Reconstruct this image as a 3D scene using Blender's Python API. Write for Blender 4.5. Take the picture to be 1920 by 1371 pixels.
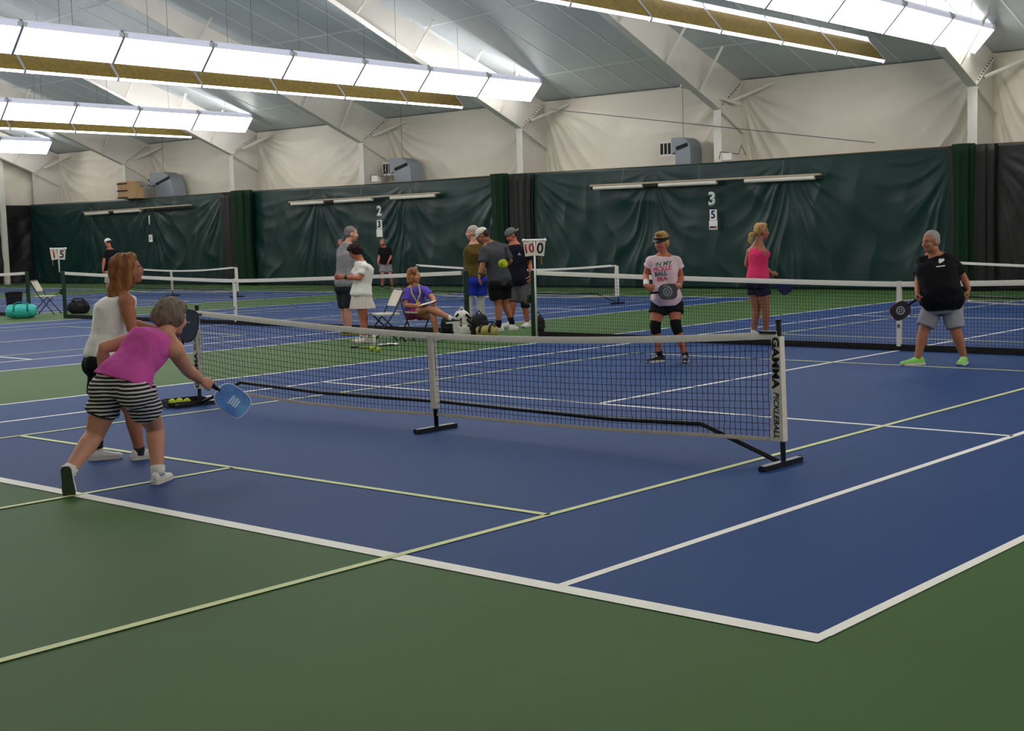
import bpy, bmesh, math, random
import numpy as np
from mathutils import Vector, Matrix, noise
from mathutils.bvhtree import BVHTree

random.seed(4)
S = bpy.context.scene
COL = S.collection
for _o in list(bpy.data.objects):
    bpy.data.objects.remove(_o)

# ------------------------------------------------------------------ camera
CAM_P = Vector((2.5968, -4.5783, 1.6173))
YAW, PITCH, ROLL, FPX = 0.6938, -0.0947, -0.0236, 2532.0
PPX, PPY = 960 + 116.2, 685.5 - 2.8
_fw = Vector((-math.sin(YAW) * math.cos(PITCH), math.cos(YAW) * math.cos(PITCH), math.sin(PITCH)))
_rt = Vector((math.cos(YAW), math.sin(YAW), 0))
_up = _rt.cross(_fw)
CR = _rt * math.cos(ROLL) + _up * math.sin(ROLL)
CU = -_rt * math.sin(ROLL) + _up * math.cos(ROLL)
cam = bpy.data.cameras.new('camera')
cam.sensor_width = 36
cam.lens = FPX / 1920 * 36
cam.shift_x = -116.2 / 1920
cam.shift_y = -2.8 / 1920
cam.clip_end = 300
camo = bpy.data.objects.new('camera', cam)
COL.objects.link(camo)
camo.matrix_world = Matrix(((CR.x, CU.x, -_fw.x, CAM_P.x), (CR.y, CU.y, -_fw.y, CAM_P.y),
                            (CR.z, CU.z, -_fw.z, CAM_P.z), (0, 0, 0, 1)))
S.camera = camo

# ------------------------------------------------------------------ world and exposure (closed hall: the lamps light it)
w = bpy.data.worlds.new('world')
S.world = w
w.use_nodes = True
w.node_tree.nodes['Background'].inputs[0].default_value = (0.5, 0.55, 0.6, 1)
w.node_tree.nodes['Background'].inputs[1].default_value = 0.1
S.view_settings.view_transform = 'Standard'
S.view_settings.look = 'None'
S.view_settings.gamma = 1
S.view_settings.exposure = 0.80
S.view_settings.use_curve_mapping = False
S.cycles.max_bounces = 5
S.cycles.diffuse_bounces = 4
S.cycles.glossy_bounces = 2
S.cycles.transmission_bounces = 3
S.cycles.transparent_max_bounces = 4
S.cycles.caustics_reflective = False
S.cycles.caustics_refractive = False
S.cycles.use_light_tree = False
S.cycles.use_adaptive_sampling = True
S.cycles.adaptive_threshold = 0.04
LAMP = 5.0          # strength of the fluorescent lenses
LAMP_TOP = 18.0      # the light that leaves the open tops towards the ceiling

# ------------------------------------------------------------------ pixel helpers (photo frame 1920 x 1371)
def ray(u, v):
    return _fw + CR * ((u - PPX) / FPX) - CU * ((v - PPY) / FPX)

def on(axis, val, u, v):
    d = ray(u, v)
    i = 'xyz'.index(axis)
    return CAM_P + d * ((val - CAM_P[i]) / d[i])

# ------------------------------------------------------------------ materials
def lin(c):
    return tuple(((x / 255) / 12.92 if x / 255 <= 0.04045 else ((x / 255 + 0.055) / 1.055) ** 2.4) for x in c)

MATS = {}
def mat(name, rgb, rough=0.7, spec=0.3, var=0.0, vscale=8.0, bump=0.0, bscale=60.0, metal=0.0, emit=0.0, stretch=None, sheen=0.0, rgb2=None):
    if name in MATS:
        return MATS[name]
    m = bpy.data.materials.new(name)
    m.use_nodes = True
    nt = m.node_tree
    b = nt.nodes['Principled BSDF']
    c = lin(rgb) + (1,)
    b.inputs['Base Color'].default_value = c
    b.inputs['Roughness'].default_value = rough
    b.inputs['Specular IOR Level'].default_value = spec
    b.inputs['Metallic'].default_value = metal
    if sheen:
        b.inputs['Sheen Weight'].default_value = sheen
    if emit:
        b.inputs['Emission Color'].default_value = c
        b.inputs['Emission Strength'].default_value = emit
    if var or bump:
        tc = nt.nodes.new('ShaderNodeTexCoord')
        mp = nt.nodes.new('ShaderNodeMapping')
        nt.links.new(tc.outputs['Object'], mp.inputs['Vector'])
        if stretch:
            mp.inputs['Scale'].default_value = stretch
    if var or rgb2:
        if not (var or bump):
            raise ValueError
        n = nt.nodes.new('ShaderNodeTexNoise')
        n.inputs['Scale'].default_value = vscale
        n.inputs['Detail'].default_value = 5
        n.inputs['Roughness'].default_value = 0.6
        nt.links.new(mp.outputs['Vector'], n.inputs['Vector'])
        r = nt.nodes.new('ShaderNodeValToRGB')
        r.color_ramp.elements[0].position = 0.3
        r.color_ramp.elements[1].position = 0.7
        if rgb2:
            r.color_ramp.elements[0].color = lin(rgb2) + (1,)
            r.color_ramp.elements[1].color = c
        else:
            r.color_ramp.elements[0].color = tuple(x * (1 - var) for x in c[:3]) + (1,)
            r.color_ramp.elements[1].color = tuple(min(1, x * (1 + var)) for x in c[:3]) + (1,)
        nt.links.new(n.outputs['Fac'], r.inputs['Fac'])
        nt.links.new(r.outputs['Color'], b.inputs['Base Color'])
    if bump:
        n2 = nt.nodes.new('ShaderNodeTexNoise')
        n2.inputs['Scale'].default_value = bscale
        n2.inputs['Detail'].default_value = 4
        nt.links.new(mp.outputs['Vector'], n2.inputs['Vector'])
        bp = nt.nodes.new('ShaderNodeBump')
        bp.inputs['Strength'].default_value = bump
        bp.inputs['Distance'].default_value = 0.02
        nt.links.new(n2.outputs['Fac'], bp.inputs['Height'])
        nt.links.new(bp.outputs['Normal'], b.inputs['Normal'])
    MATS[name] = m
    return m

# ------------------------------------------------------------------ mesh helpers
class MB:
    """collects simple solids; build() links them as one mesh object"""
    def __init__(s):
        s.v = []
        s.f = []
        s.uv = None

    def add(s, v, f):
        n = len(s.v)
        s.v += [tuple(p) for p in v]
        s.f += [tuple(i + n for i in q) for q in f]
        return s

    def box(s, c, size, rot=None):
        x, y, z = size[0] / 2, size[1] / 2, size[2] / 2
        vs = [Vector(p) for p in ((-x, -y, -z), (x, -y, -z), (x, y, -z), (-x, y, -z), (-x, -y, z), (x, -y, z), (x, y, z), (-x, y, z))]
        if rot is not None:
            vs = [rot @ p for p in vs]
        c = Vector(c)
        return s.add([p + c for p in vs], [(3, 2, 1, 0), (4, 5, 6, 7), (0, 1, 5, 4), (1, 2, 6, 5), (2, 3, 7, 6), (3, 0, 4, 7)])

    def bar(s, a, b, wd, ht, up=(0, 0, 1)):
        """box beam from a to b, wd across, ht along up"""
        a, b = Vector(a), Vector(b)
        d = (b - a)
        L = d.length
        d.normalize()
        u = Vector(up)
        sd = d.cross(u)
        if sd.length < 1e-4:
            u = Vector((0, 1, 0))
            sd = d.cross(u)
        sd.normalize()
        u = sd.cross(d)
        R = Matrix((d, sd, u)).transposed()
        return s.box((a + b) / 2, (L, wd, ht), R)

    def loft(s, rings, cap=True):
        """rings: lists of points, all of one length, closed loops"""
        n = len(rings[0])
        base = len(s.v)
        for r in rings:
            s.v += [tuple(p) for p in r]
        for k in range(len(rings) - 1):
            a, b = base + k * n, base + (k + 1) * n
            for i in range(n):
                j = (i + 1) % n
                s.f.append((a + i, a + j, b + j, b + i))
        if cap:
            s.f.append(tuple(base + i for i in reversed(range(n))))
            e = base + (len(rings) - 1) * n
            s.f.append(tuple(e + i for i in range(n)))
        return s

    def tube(s, pts, r, n=8, ref=None, flat=1.0, round_ends=False):
        """round (or flattened) tube through pts; r number or list. ref: axis along which it is flattened"""
        pts = [Vector(p) for p in pts]
        k = len(pts)
        rr = list(r) if hasattr(r, '__len__') else [r] * k
        tans = []
        for i in range(k):
            t = (pts[min(i + 1, k - 1)] - pts[max(i - 1, 0)])
            tans.append(t.normalized() if t.length > 1e-9 else Vector((0, 0, 1)))
        if round_ends:
            p0, p1 = pts[0], pts[-1]
            add0 = [(p0 - tans[0] * rr[0] * a, rr[0] * b) for a, b in ((0.94, 0.35), (0.7, 0.72))]
            add1 = [(p1 + tans[-1] * rr[-1] * a, rr[-1] * b) for a, b in ((0.7, 0.72), (0.94, 0.35))]
            pts = [q[0] for q in add0] + pts + [q[0] for q in add1]
            rr = [q[1] for q in add0] + rr + [q[1] for q in add1]
            tans = [tans[0]] * 2 + tans + [tans[-1]] * 2
        u = Vector(ref) if ref is not None else (Vector((0, 0, 1)) if abs(tans[0].z) < 0.9 else Vector((1, 0, 0)))
        rings = []
        for p, t, q in zip(pts, tans, rr):
            u = u - t * u.dot(t)
            if u.length < 1e-6:
                u = t.orthogonal()
            u.normalize()
            sd = t.cross(u)
            qa, qb = (q if hasattr(q, '__len__') else (q * flat, q))
            rings.append([p + u * (qa * math.cos(2 * math.pi * i / n)) + sd * (qb * math.sin(2 * math.pi * i / n)) for i in range(n)])
        return s.loft(rings)

    def ball(s, c, r, R=None, nu=12, nv=8):
        """ellipsoid; r three radii, R optional rotation"""
        c = Vector(c)
        if not hasattr(r, '__len__'):
            r = (r, r, r)
        vs = [Vector((0, 0, -r[2]))]
        for k in range(1, nv):
            ph = -math.pi / 2 + math.pi * k / nv
            for i in range(nu):
                th = 2 * math.pi * i / nu
                vs.append(Vector((r[0] * math.cos(ph) * math.cos(th), r[1] * math.cos(ph) * math.sin(th), r[2] * math.sin(ph))))
        vs.append(Vector((0, 0, r[2])))
        if R is not None:
            vs = [R @ p for p in vs]
        fs = []
        for i in range(nu):
            fs.append((0, 1 + (i + 1) % nu, 1 + i))
            e = 1 + (nv - 2) * nu
            fs.append((e + i, e + (i + 1) % nu, e + nu))
        for k in range(nv - 2):
            a, b = 1 + k * nu, 1 + (k + 1) * nu
            for i in range(nu):
                j = (i + 1) % nu
                fs.append((a + i, a + j, b + j, b + i))
        return s.add([p + c for p in vs], fs)

    def prism(s, poly, n0, depth):
        """flat polygon (3d points) pushed along vector n0*depth"""
        d = Vector(n0) * depth
        k = len(poly)
        a = [Vector(p) for p in poly]
        return s.add(a + [p + d for p in a], [tuple(reversed(range(k))), tuple(range(k, 2 * k))] +
                     [(i, (i + 1) % k, k + (i + 1) % k, k + i) for i in range(k)])

    def mesh(s, name, smooth=False):
        me = bpy.data.meshes.new(name)
        me.from_pydata(s.v, [], s.f)
        me.validate()
        bm = bmesh.new()
        bm.from_mesh(me)
        bmesh.ops.recalc_face_normals(bm, faces=bm.faces)
        bm.to_mesh(me)
        bm.free()
        if smooth:
            me.polygons.foreach_set('use_smooth', [True] * len(me.polygons))
        return me

    def build(s, name, m, parent=None, smooth=False, angle=None):
        me = s.mesh(name, smooth)
        o = link(name, me, m, parent)
        if angle:
            me.set_sharp_from_angle(angle=math.radians(angle))
        return o

def link(name, me, m, parent=None):
    o = bpy.data.objects.new(name, me)
    COL.objects.link(o)
    if m is not None and len(me.materials) == 0:
        me.materials.append(m)
    if parent is not None:
        o.parent = parent
        o.matrix_parent_inverse = Matrix.Translation(-parent_loc(parent))
    return o

def parent_loc(p):
    return Vector(p.location)

def tag(o, label=None, cat=None, group=None, kind=None):
    if label:
        o['label'] = label
    if cat:
        o['category'] = cat
    if group:
        o['group'] = group
    if kind:
        o['kind'] = kind
    return o

def thing(name, label, cat, loc=(0, 0, 0), group=None):
    """an Empty at the base of a thing; its parts are children given in world coordinates"""
    o = bpy.data.objects.new(name, None)
    o.empty_display_size = 0.1
    COL.objects.link(o)
    o.location = loc
    return tag(o, label, cat, group)

def copy_tree(root, loc, label=None, group=None):
    """a copy of a thing with copies of its parts and sub-parts (shared meshes)"""
    def cp(o, parent):
        c = o.copy()
        COL.objects.link(c)
        if parent is not None:
            c.parent = parent
            c.matrix_parent_inverse = o.matrix_parent_inverse.copy()
        for ch in o.children:
            cp(ch, c)
        return c
    r = cp(root, None)
    r.location = loc
    if label:
        r['label'] = label
    if group:
        r['group'] = group
    return r

SCR = bpy.data.scenes.new('scratch')
def evaluated(o):
    """mesh of one object with its modifiers, worked out in an empty scratch scene"""
    SCR.collection.objects.link(o)
    vl = SCR.view_layers[0]
    vl.update()
    dg = vl.depsgraph
    me = bpy.data.meshes.new_from_object(o.evaluated_get(dg))
    bpy.data.objects.remove(o)
    return me

def text_mesh(body, size, bold=0.0, shear=0.0, space=1.0):
    cu = bpy.data.curves.new('txt', 'FONT')
    cu.body = body
    cu.size = size
    cu.offset = bold
    cu.shear = shear
    cu.space_character = space
    cu.align_x = 'CENTER'
    cu.align_y = 'CENTER'
    cu.resolution_u = 3
    o = bpy.data.objects.new('txt', cu)
    return evaluated(o)

def place_text(name, body, size, c, right, up, m, parent, bold=0.0, shear=0.0, thick=0.004, space=1.0, sx=1.0, sy=1.0):
    """letters as thin solid pieces at c, reading along right"""
    me = text_mesh(body, size, bold, shear, space)
    right, up = Vector(right).normalized(), Vector(up).normalized()
    nrm = right.cross(up)
    bm = bmesh.new()
    bm.from_mesh(me)
    r = bmesh.ops.extrude_face_region(bm, geom=bm.faces[:])
    for e in r['geom']:
        if isinstance(e, bmesh.types.BMVert):
            e.co.z += thick
    for vtx in bm.verts:
        p = vtx.co.copy()
        vtx.co = Vector(c) + right * (p.x * sx) + up * (p.y * sy) + nrm * p.z
    bmesh.ops.recalc_face_normals(bm, faces=bm.faces)
    bm.to_mesh(me)
    bm.free()
    return link(name, me, m, parent)

def remeshed(mb, voxel, smooth=4, factor=0.5):
    """one continuous surface around all the solids of mb"""
    me = mb.mesh('tmp')
    o = bpy.data.objects.new('tmp', me)
    r = o.modifiers.new('r', 'REMESH')
    r.mode = 'VOXEL'
    r.voxel_size = voxel
    if smooth:
        sm = o.modifiers.new('s', 'SMOOTH')
        sm.iterations = smooth
        sm.factor = factor
    out = evaluated(o)
    bpy.data.meshes.remove(me)
    out.polygons.foreach_set('use_smooth', [True] * len(out.polygons))
    return out

def ordinal(n):
    return ['first', 'second', 'third', 'fourth', 'fifth', 'sixth', 'seventh', 'eighth', 'ninth', 'tenth', 'eleventh', 'twelfth', 'thirteenth', 'fourteenth'][n]

# ================================================================== the hall
GAP = 3.70
PITCHX = 10.97 + GAP            # one tennis court to the next
YW = 29.6                       # far wall
YF = 2 * 11.885 - YW            # wall behind the camera
XL, XR = -57.6, 5.6             # end walls
EAVE, SLOPE, RIDGE_Y = 6.0, 0.339, 11.885
def roof(y):
    return EAVE + SLOPE * (YW - y if y > RIDGE_Y else y - YF)

M_green = mat('acrylic_green', (70, 100, 55), 0.66, 0.12, 0.07, 0.5)
M_blue = mat('acrylic_blue', (39, 69, 122), 0.66, 0.12, 0.05, 0.4)
M_line = mat('line_white', (246, 243, 234), 0.6, 0.3, 0.03, 5)
M_pline = mat('line_lime', (212, 220, 158), 0.6, 0.3, 0.04, 5)
M_liner = mat('liner_vinyl', (228, 219, 203), 0.5, 0.3, 0.03, 1.2)
M_ceil = mat('ceiling_vinyl', (186, 194, 196), 0.38, 0.5, 0.04, 0.8)
M_seam = mat('seam_white', (222, 226, 226), 0.6, 0.2)
M_curt = mat('curtain_green', (13, 46, 43), 0.42, 0.3, 0.06, 1.5)
M_curt2 = mat('curtain_charcoal', (28, 29, 28), 0.5, 0.3, 0.08, 1.5)
M_bunch = mat('divider_green', (5, 40, 18), 0.7, 0.2, 0.15, 3)
M_steel = mat('painted_steel', (226, 221, 211), 0.45, 0.35, 0.03, 2)
M_dark = mat('dark_gap', (52, 46, 40), 0.8, 0.2)
M_white = mat('white_paint', (230, 228, 222), 0.5, 0.3)
M_black = mat('black_plastic', (18, 18, 20), 0.45, 0.4)
M_rust = mat('brown_edge', (104, 84, 66), 0.8, 0.2, 0.2, 20)

# ---- floor with courts
floor = MB().add([(XL, YF, 0), (XR, YF, 0), (XR, YW + .2, 0), (XL, YW + .2, 0)], [(0, 1, 2, 3)]).build('floor', M_green)
tag(floor, 'green and blue acrylic court floor with painted lines', None, None, 'structure')

def quad(name, x0, x1, y0, y1, z, m):
    me = bpy.data.meshes.new(name)
    me.from_pydata([(x0, y0, z), (x1, y0, z), (x1, y1, z), (x0, y1, z)], [], [(0, 1, 2, 3)])
    return link(name, me, m, floor)

PN_Y = 3.385                   # pickleball net from the tennis baseline
for k in range(4):
    o = -PITCHX * k
    quad('court_surface', o - 10.97, o, 0, 23.77, .002, M_blue)
    L = []
    for yy in (0.05, 23.72):
        L.append((o - 10.97, o, yy - .05, yy + .05))
    for xx in (-.025, -1.395, -9.575, -10.945):
        L.append((o + xx - .028, o + xx + .028, 0.1, 23.67))
    for yy in (5.485, 18.285):
        L.append((o - 9.575, o - 1.395, yy - .028, yy + .028))
    L.append((o - 5.485 - .028, o - 5.485 + .028, 5.485, 18.285))
    for a in L:
        quad('court_line', *a, .004, M_line)
    for hh in (0, 1):
        ny = PN_Y if hh == 0 else 23.77 - PN_Y
        xr, xl = o - 2.48, o - 8.53
        P = []
        for xx in (xr, xl):
            P.append((xx - .026, xx + .026, ny - 6.705, ny + 6.705))
        for sg in (-1, 1):
            if not (abs(ny + sg * 2.12 - 5.485) < .1 or abs(ny + sg * 2.12 - 18.285) < .1):
                P.append((xl, xr, ny + sg * 2.12 - .026, ny + sg * 2.12 + .026))
            P.append((xl, xr, ny + sg * 6.69 - .026, ny + sg * 6.69 + .026))
            if not (sg == 1 and hh == 0) and not (sg == -1 and hh == 1):
                a, b = sorted((ny + sg * 2.12, ny + sg * 6.69))
                P.append((o - 5.505 - .026, o - 5.505 + .026, a, b))
        for a in P:
            quad('pickleball_line', *a, .006, M_pline)

# ---- walls and ceiling
def struct(name, mb, m, label):
    o = mb.build(name, m)
    return tag(o, label, None, None, 'structure')

struct('wall_back', MB().box(((XL + XR) / 2, YW + .3, 3.2), (XR - XL + .4, .1, 6.4)), M_liner, 'far long wall behind the white liner and green curtains')
struct('wall_front', MB().box(((XL + XR) / 2, YF - .05, 3.0), (XR - XL + .4, .1, 6.2)), M_liner, 'long wall behind the viewer')
for nm, xx, lb in (('wall_left', XL - .05, 'gabled end wall beyond the farthest court'), ('wall_right', XR + .05, 'gabled end wall beside the nearest court')):
    struct(nm, MB().prism([(xx, YF - .1, 0), (xx, YW + .3, 0), (xx, YW + .3, roof(YW)), (xx, RIDGE_Y, roof(RIDGE_Y) + .1), (xx, YF - .1, roof(YF))], (1, 0, 0), .1 if xx > 0 else -.1), M_liner, lb)
zr = roof(RIDGE_Y)
ceiling = MB().add([(XL, YW + .3, EAVE - .1), (XR, YW + .3, EAVE - .1), (XR, RIDGE_Y, zr), (XL, RIDGE_Y, zr), (XR, YF - .1, EAVE - .034), (XL, YF - .1, EAVE - .034)],
                   [(0, 1, 2, 3), (3, 2, 4, 5)]).build('ceiling', M_ceil)
tag(ceiling, 'grey blue vinyl ceiling sloping up to the ridge', None, None, 'structure')

FX0, FDX = -11.5, 7.61          # steel frames
frames_x = [FX0 - FDX * k for k in range(-2, 7)]
# seams up the slope and across it
sm = MB()
th = math.atan(SLOPE)
me_seam = MB().bar((0, YW, roof(YW) - .004), (0, RIDGE_Y, zr - .004), .07, .003, up=(0, math.sin(th), math.cos(th))).mesh('ceiling_seam')
x = FX0 + .76
xs = []
for k in range(-1, 6):
    for j in range(1, 6):
        xs.append(FX0 - FDX * k + FDX - j * 1.268 + random.uniform(-.05, .05))
for xx in xs:
    if XL < xx < XR:
        o = link('ceiling_seam', me_seam, M_seam, ceiling)
        o.location.x = xx
for yy in (27.4, 23.6, 19.6, 15.8):
    for k in range(0, 6):
        if (k * 7 + int(yy)) % 3 == 0 and yy < 20:
            continue
        xa = FX0 - FDX * k
        MB().bar((xa - FDX, yy + .5 * (k % 2), roof(yy + .5 * (k % 2)) - .004), (xa, yy, roof(yy) - .004), .075, .003, up=(0, math.sin(th), math.cos(th))).build('ceiling_cross_seam', M_seam, ceiling)

# ---- rigid steel frames
def low(y):
    return 5.11 + .42 * (28.2 - y)
def frame(k, xx):
    nm = ['nearest the right edge of the picture', 'second from the right, with several slanting braces', 'third from the right, behind the long lamp row', 'fourth from the right', 'fifth from the right', 'sixth from the right, above the cardboard box', 'beside the far end wall'][k] if k >= 0 else ''
    t = thing('steel_frame', 'white tapered steel frame column and rafter ' + nm, 'steel frame', (xx, 28.9, 0), 'rigid frames of the hall') if k >= 0 else \
        thing('steel_frame', 'white tapered steel frame overhead, out of view ' + ('above the viewer' if k == -2 else 'over the near court'), 'steel frame', (xx, 28.9, 0), 'frames overhead out of view')
    tw = .02
    MB().prism([(xx - tw / 2, 28.2, 0), (xx - tw / 2, YW - .12, 0), (xx - tw / 2, YW - .12, 6.0), (xx - tw / 2, 28.2, 5.11)], (1, 0, 0), tw).build('column_web', M_steel, t)
    e = roof(12.2) - .03
    MB().prism([(xx - tw / 2, 28.2, 5.11), (xx - tw / 2, YW - .12, 6.0), (xx - tw / 2, 12.0, e), (xx - tw / 2, 12.0, e - .45), (xx - tw / 2, 13.2, low(13.2) - .1)], (1, 0, 0), tw).build('rafter_web', M_steel, t)
    MB().box((xx, 28.19, 2.555), (.26, .02, 5.11)).build('column_flange', M_steel, t)
    MB().bar((xx, 28.19, 5.10), (xx, 13.2, low(13.2) - .1), .26, .02).bar((xx, 13.2, low(13.2) - .1), (xx, 12.0, e - .45), .26, .02).build('rafter_flange', M_steel, t)
    MB().box((xx, YW - .11, 3), (.2, .02, 6)).build('outer_flange', M_steel, t)
    mb = MB().bar((xx, 28.22, 5.13), (xx, YW - .2, 5.93), .22, .03)
    ep = mb.build('end_plate', M_steel, t)
    bl = MB()
    for i in range(9):
        f = .12 + .76 * i / 8
        for sd in (-.07, .07):
            bl.ball((xx + sd, 28.22 + (YW - 28.42) * f, 5.17 + .8 * f), .022, nu=6, nv=4)
    tag(bl.build('bolt_rows', M_rust, ep), kind='stuff')
    # diagonal struts from the lower flange to the roof and wall
    for yb in (27.2, 25.6, 23.6, 21.4):
        MB().tube([(xx + .1, yb, low(yb) + .02), (xx + .75, yb + .15, roof(yb + .15) - .03)], .042, 8).build('brace', M_steel, t)
        if yb < 26:
            MB().tube([(xx - .1, yb, low(yb) + .02), (xx - .75, yb + .15, roof(yb + .15) - .03)], .042, 8).build('brace', M_steel, t)
    MB().tube([(xx + .08, 28.7, 5.35), (xx + 1.1, YW - .15, 5.86)], .055, 8).build('brace', M_steel, t)
    MB().tube([(xx + .1, 28.25, 5.05), (xx + .1, YW - .2, 4.5)], .035, 8).build('brace', M_steel, t)
    if k == 1:
        MB().tube([(xx - .5, 27.1, 5.75), (xx + .3, 28.9, 5.28)], .045, 8).build('brace', M_steel, t)
    return t
for k in range(0, 7):
    if k < 6:
        frame(k, FX0 - FDX * k)
    else:
        frame(k, FX0 - FDX * k + .15)

# ---- white wall liner, one drooping sheet per bay
def drape(x0, x1, z0, z1, y, seed, amp, nx, nz, vertical=0.0, hang=0.0, axis='x', swag=1.0, cells=1):
    """cloth hung from posts: swags that sag between its top corners, upright folds and slow waves"""
    rnd = random.Random(seed)
    W, Hh = abs(x1 - x0), z1 - z0
    U, V = np.meshgrid(np.linspace(0, 1, nx + 1), np.linspace(0, 1, nz + 1))
    X = U * W
    dz = Hh * (1 - V)
    nz_ = lambda f, g, o: np.array([noise.noise((px * f + o, pz * g, seed * 1.7 + o)) for px, pz in zip(X.ravel(), dz.ravel())]).reshape(X.shape)
    n1, n2 = nz_(.5, .7, 3.1), nz_(1.6, 1.1, 9.4)
    D = np.zeros_like(X)
    for c in range(cells):
        lo, hi = c / cells, (c + 1) / cells
        t = np.clip((U - lo) / (hi - lo), 0, 1) * 2 - 1
        inside = ((U >= lo) & (U <= hi)).astype(float)
        skew = rnd.uniform(-.35, .35)
        t2 = np.clip(t + skew * (1 - t * t), -1, 1)
        den = (1 - t2 * t2) + .05
        ph = 4.2 * np.log(dz / den * 1.1 + .22) + 1.6 * n1 + .5 * n2 + rnd.uniform(0, 6)
        rid = 1 - np.abs(np.sin(ph)) ** .8
        ph2 = 9.5 * np.log(dz / den + .3) + 2.2 * n1 + rnd.uniform(0, 6)
        rid2 = 1 - np.abs(np.sin(ph2)) ** .8
        env = np.clip(.16 + 1.15 * np.abs(t) ** 1.6, 0, 1) * np.clip((1 - np.abs(t)) * 9, 0, 1) * np.clip(dz / .35, 0, 1)
        D += inside * env * swag * (rid * .8 + rid2 * .42) * (.55 + .6 * np.clip(.5 + n2, 0, 1))
    if vertical:
        q = X * 2.3 + .9 * n1 * 3 + .35 * np.sin(dz * 1.2 + seed)
        e2 = np.clip(.25 + .9 * np.abs(np.sin(X * .42 + seed)) + .4 * n1, 0, 1.2)
        D += vertical * e2 * (1 - np.abs(np.sin(q * 1.15)) ** .7) * np.clip(.35 + dz / Hh, 0, 1)
    D += .6 * n1 + .22 * n2
    dd = amp * D * np.clip(.15 + dz / (Hh * .3), 0, 1) * np.clip(np.minimum(U, 1 - U) * 30, .2, 1)
    zz = z0 + V * Hh - hang * np.sin(np.pi * U) * V
    if axis == 'x':
        vs = np.stack([x0 + (x1 - x0) * U, y - dd, zz], -1).reshape(-1, 3)
    else:
        vs = np.stack([y + dd, x0 + (x1 - x0) * U, zz], -1).reshape(-1, 3)
    fs = [(a_, a_ + 1, a_ + nx + 2, a_ + nx + 1) for j in range(nz) for a_ in range(j * (nx + 1), j * (nx + 1) + nx)]
    return MB().add([tuple(v) for v in vs.tolist()], fs)

def sheet(name, mb, m, thick=.01):
    o = mb.build(name, m, smooth=True)
    s = o.modifiers.new('t', 'SOLIDIFY')
    s.thickness = thick
    s.offset = 0
    return o

bays = [(FX0 - FDX * (k), FX0 - FDX * (k - 1)) for k in range(0, 7)]
bname = ['right of the rightmost frame', 'between the first and second frames from the right', 'between the second and third frames from the right', 'between the third and fourth frames from the right',
         'between the fourth and fifth frames from the right', 'between the fifth and sixth frames from the right', 'in the farthest bay by the end wall']
for k, (a, b) in enumerate(bays):
    o = sheet('wall_liner', drape(a, b, 3.55, 6.02, YW - .14, 11 + k, .12, 220, 64), M_liner)
    tag(o, 'cream vinyl wall liner sheet ' + bname[k], 'wall liner', 'cream wall liner sheets')

CT = 3.62                        # curtain top
YC = 28.05                       # the curtains hang in front of the columns
spans = [(FX0 + .62, XR - .3, 'charcoal backdrop curtain right of the rightmost white column', M_curt2), (FX0 - 2 * FDX + .62, FX0 - .45, 'widest green backdrop curtain, carrying the numbers 3 and 5', M_curt),
         (FX0 - 4 * FDX + .62, FX0 - 2 * FDX - .45, 'middle green backdrop curtain, carrying the big number 2', M_curt), (XL + .3, FX0 - 4 * FDX - .45, 'farthest green backdrop curtain, at left with the number 1', M_curt)]
for k, (a, b, lb, m_) in enumerate(spans):
    o = sheet('backdrop_curtain', drape(a, b, .03, CT, YC, 31 + k, .10, 380, 64, vertical=.55, hang=.02, cells=3, swag=.9), m_)
    tag(o, lb, 'curtain', 'backdrop curtains on the far wall')
    r = MB().tube([(a + .05, YC + .03, CT + .01), ((a + b) / 2, YC + .03, CT - .03), (b - .05, YC + .03, CT + .01)], .022, 6).build('curtain_rail', M_rust)
    tag(r, 'thin brown curtain rail above the ' + ['charcoal curtain at right', 'curtain with the numbers 3 and 5', 'curtain with the big number 2', 'curtain with the number 1'][k], 'rail', 'curtain rails')

# end wall at the far left
o = sheet('wall_liner', drape(20, YW - .2, 3.6, 6.4, XL + .05, 61, .08, 90, 40, vertical=.8, axis='y'), M_liner)
tag(o, 'cream wall liner sheet with upright folds on the end wall at far left', 'wall liner', 'cream wall liner sheets')
o = sheet('backdrop_curtain', drape(20, YW - .3, .03, CT, XL + .15, 62, .12, 90, 40, vertical=.8, axis='y'), M_curt2)
tag(o, 'charcoal curtain on the end wall at the far left', 'curtain', 'end wall curtains')
for yy in (26.75, 23.2):
    o = MB().box((XL + .25, yy, 3.0), (.18, .25, 6.0)).build('wind_column', M_steel)
    tag(o, 'white end wall column ' + ('at the left edge of the picture' if yy > 25 else 'out of view on the left'), 'column')

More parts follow.
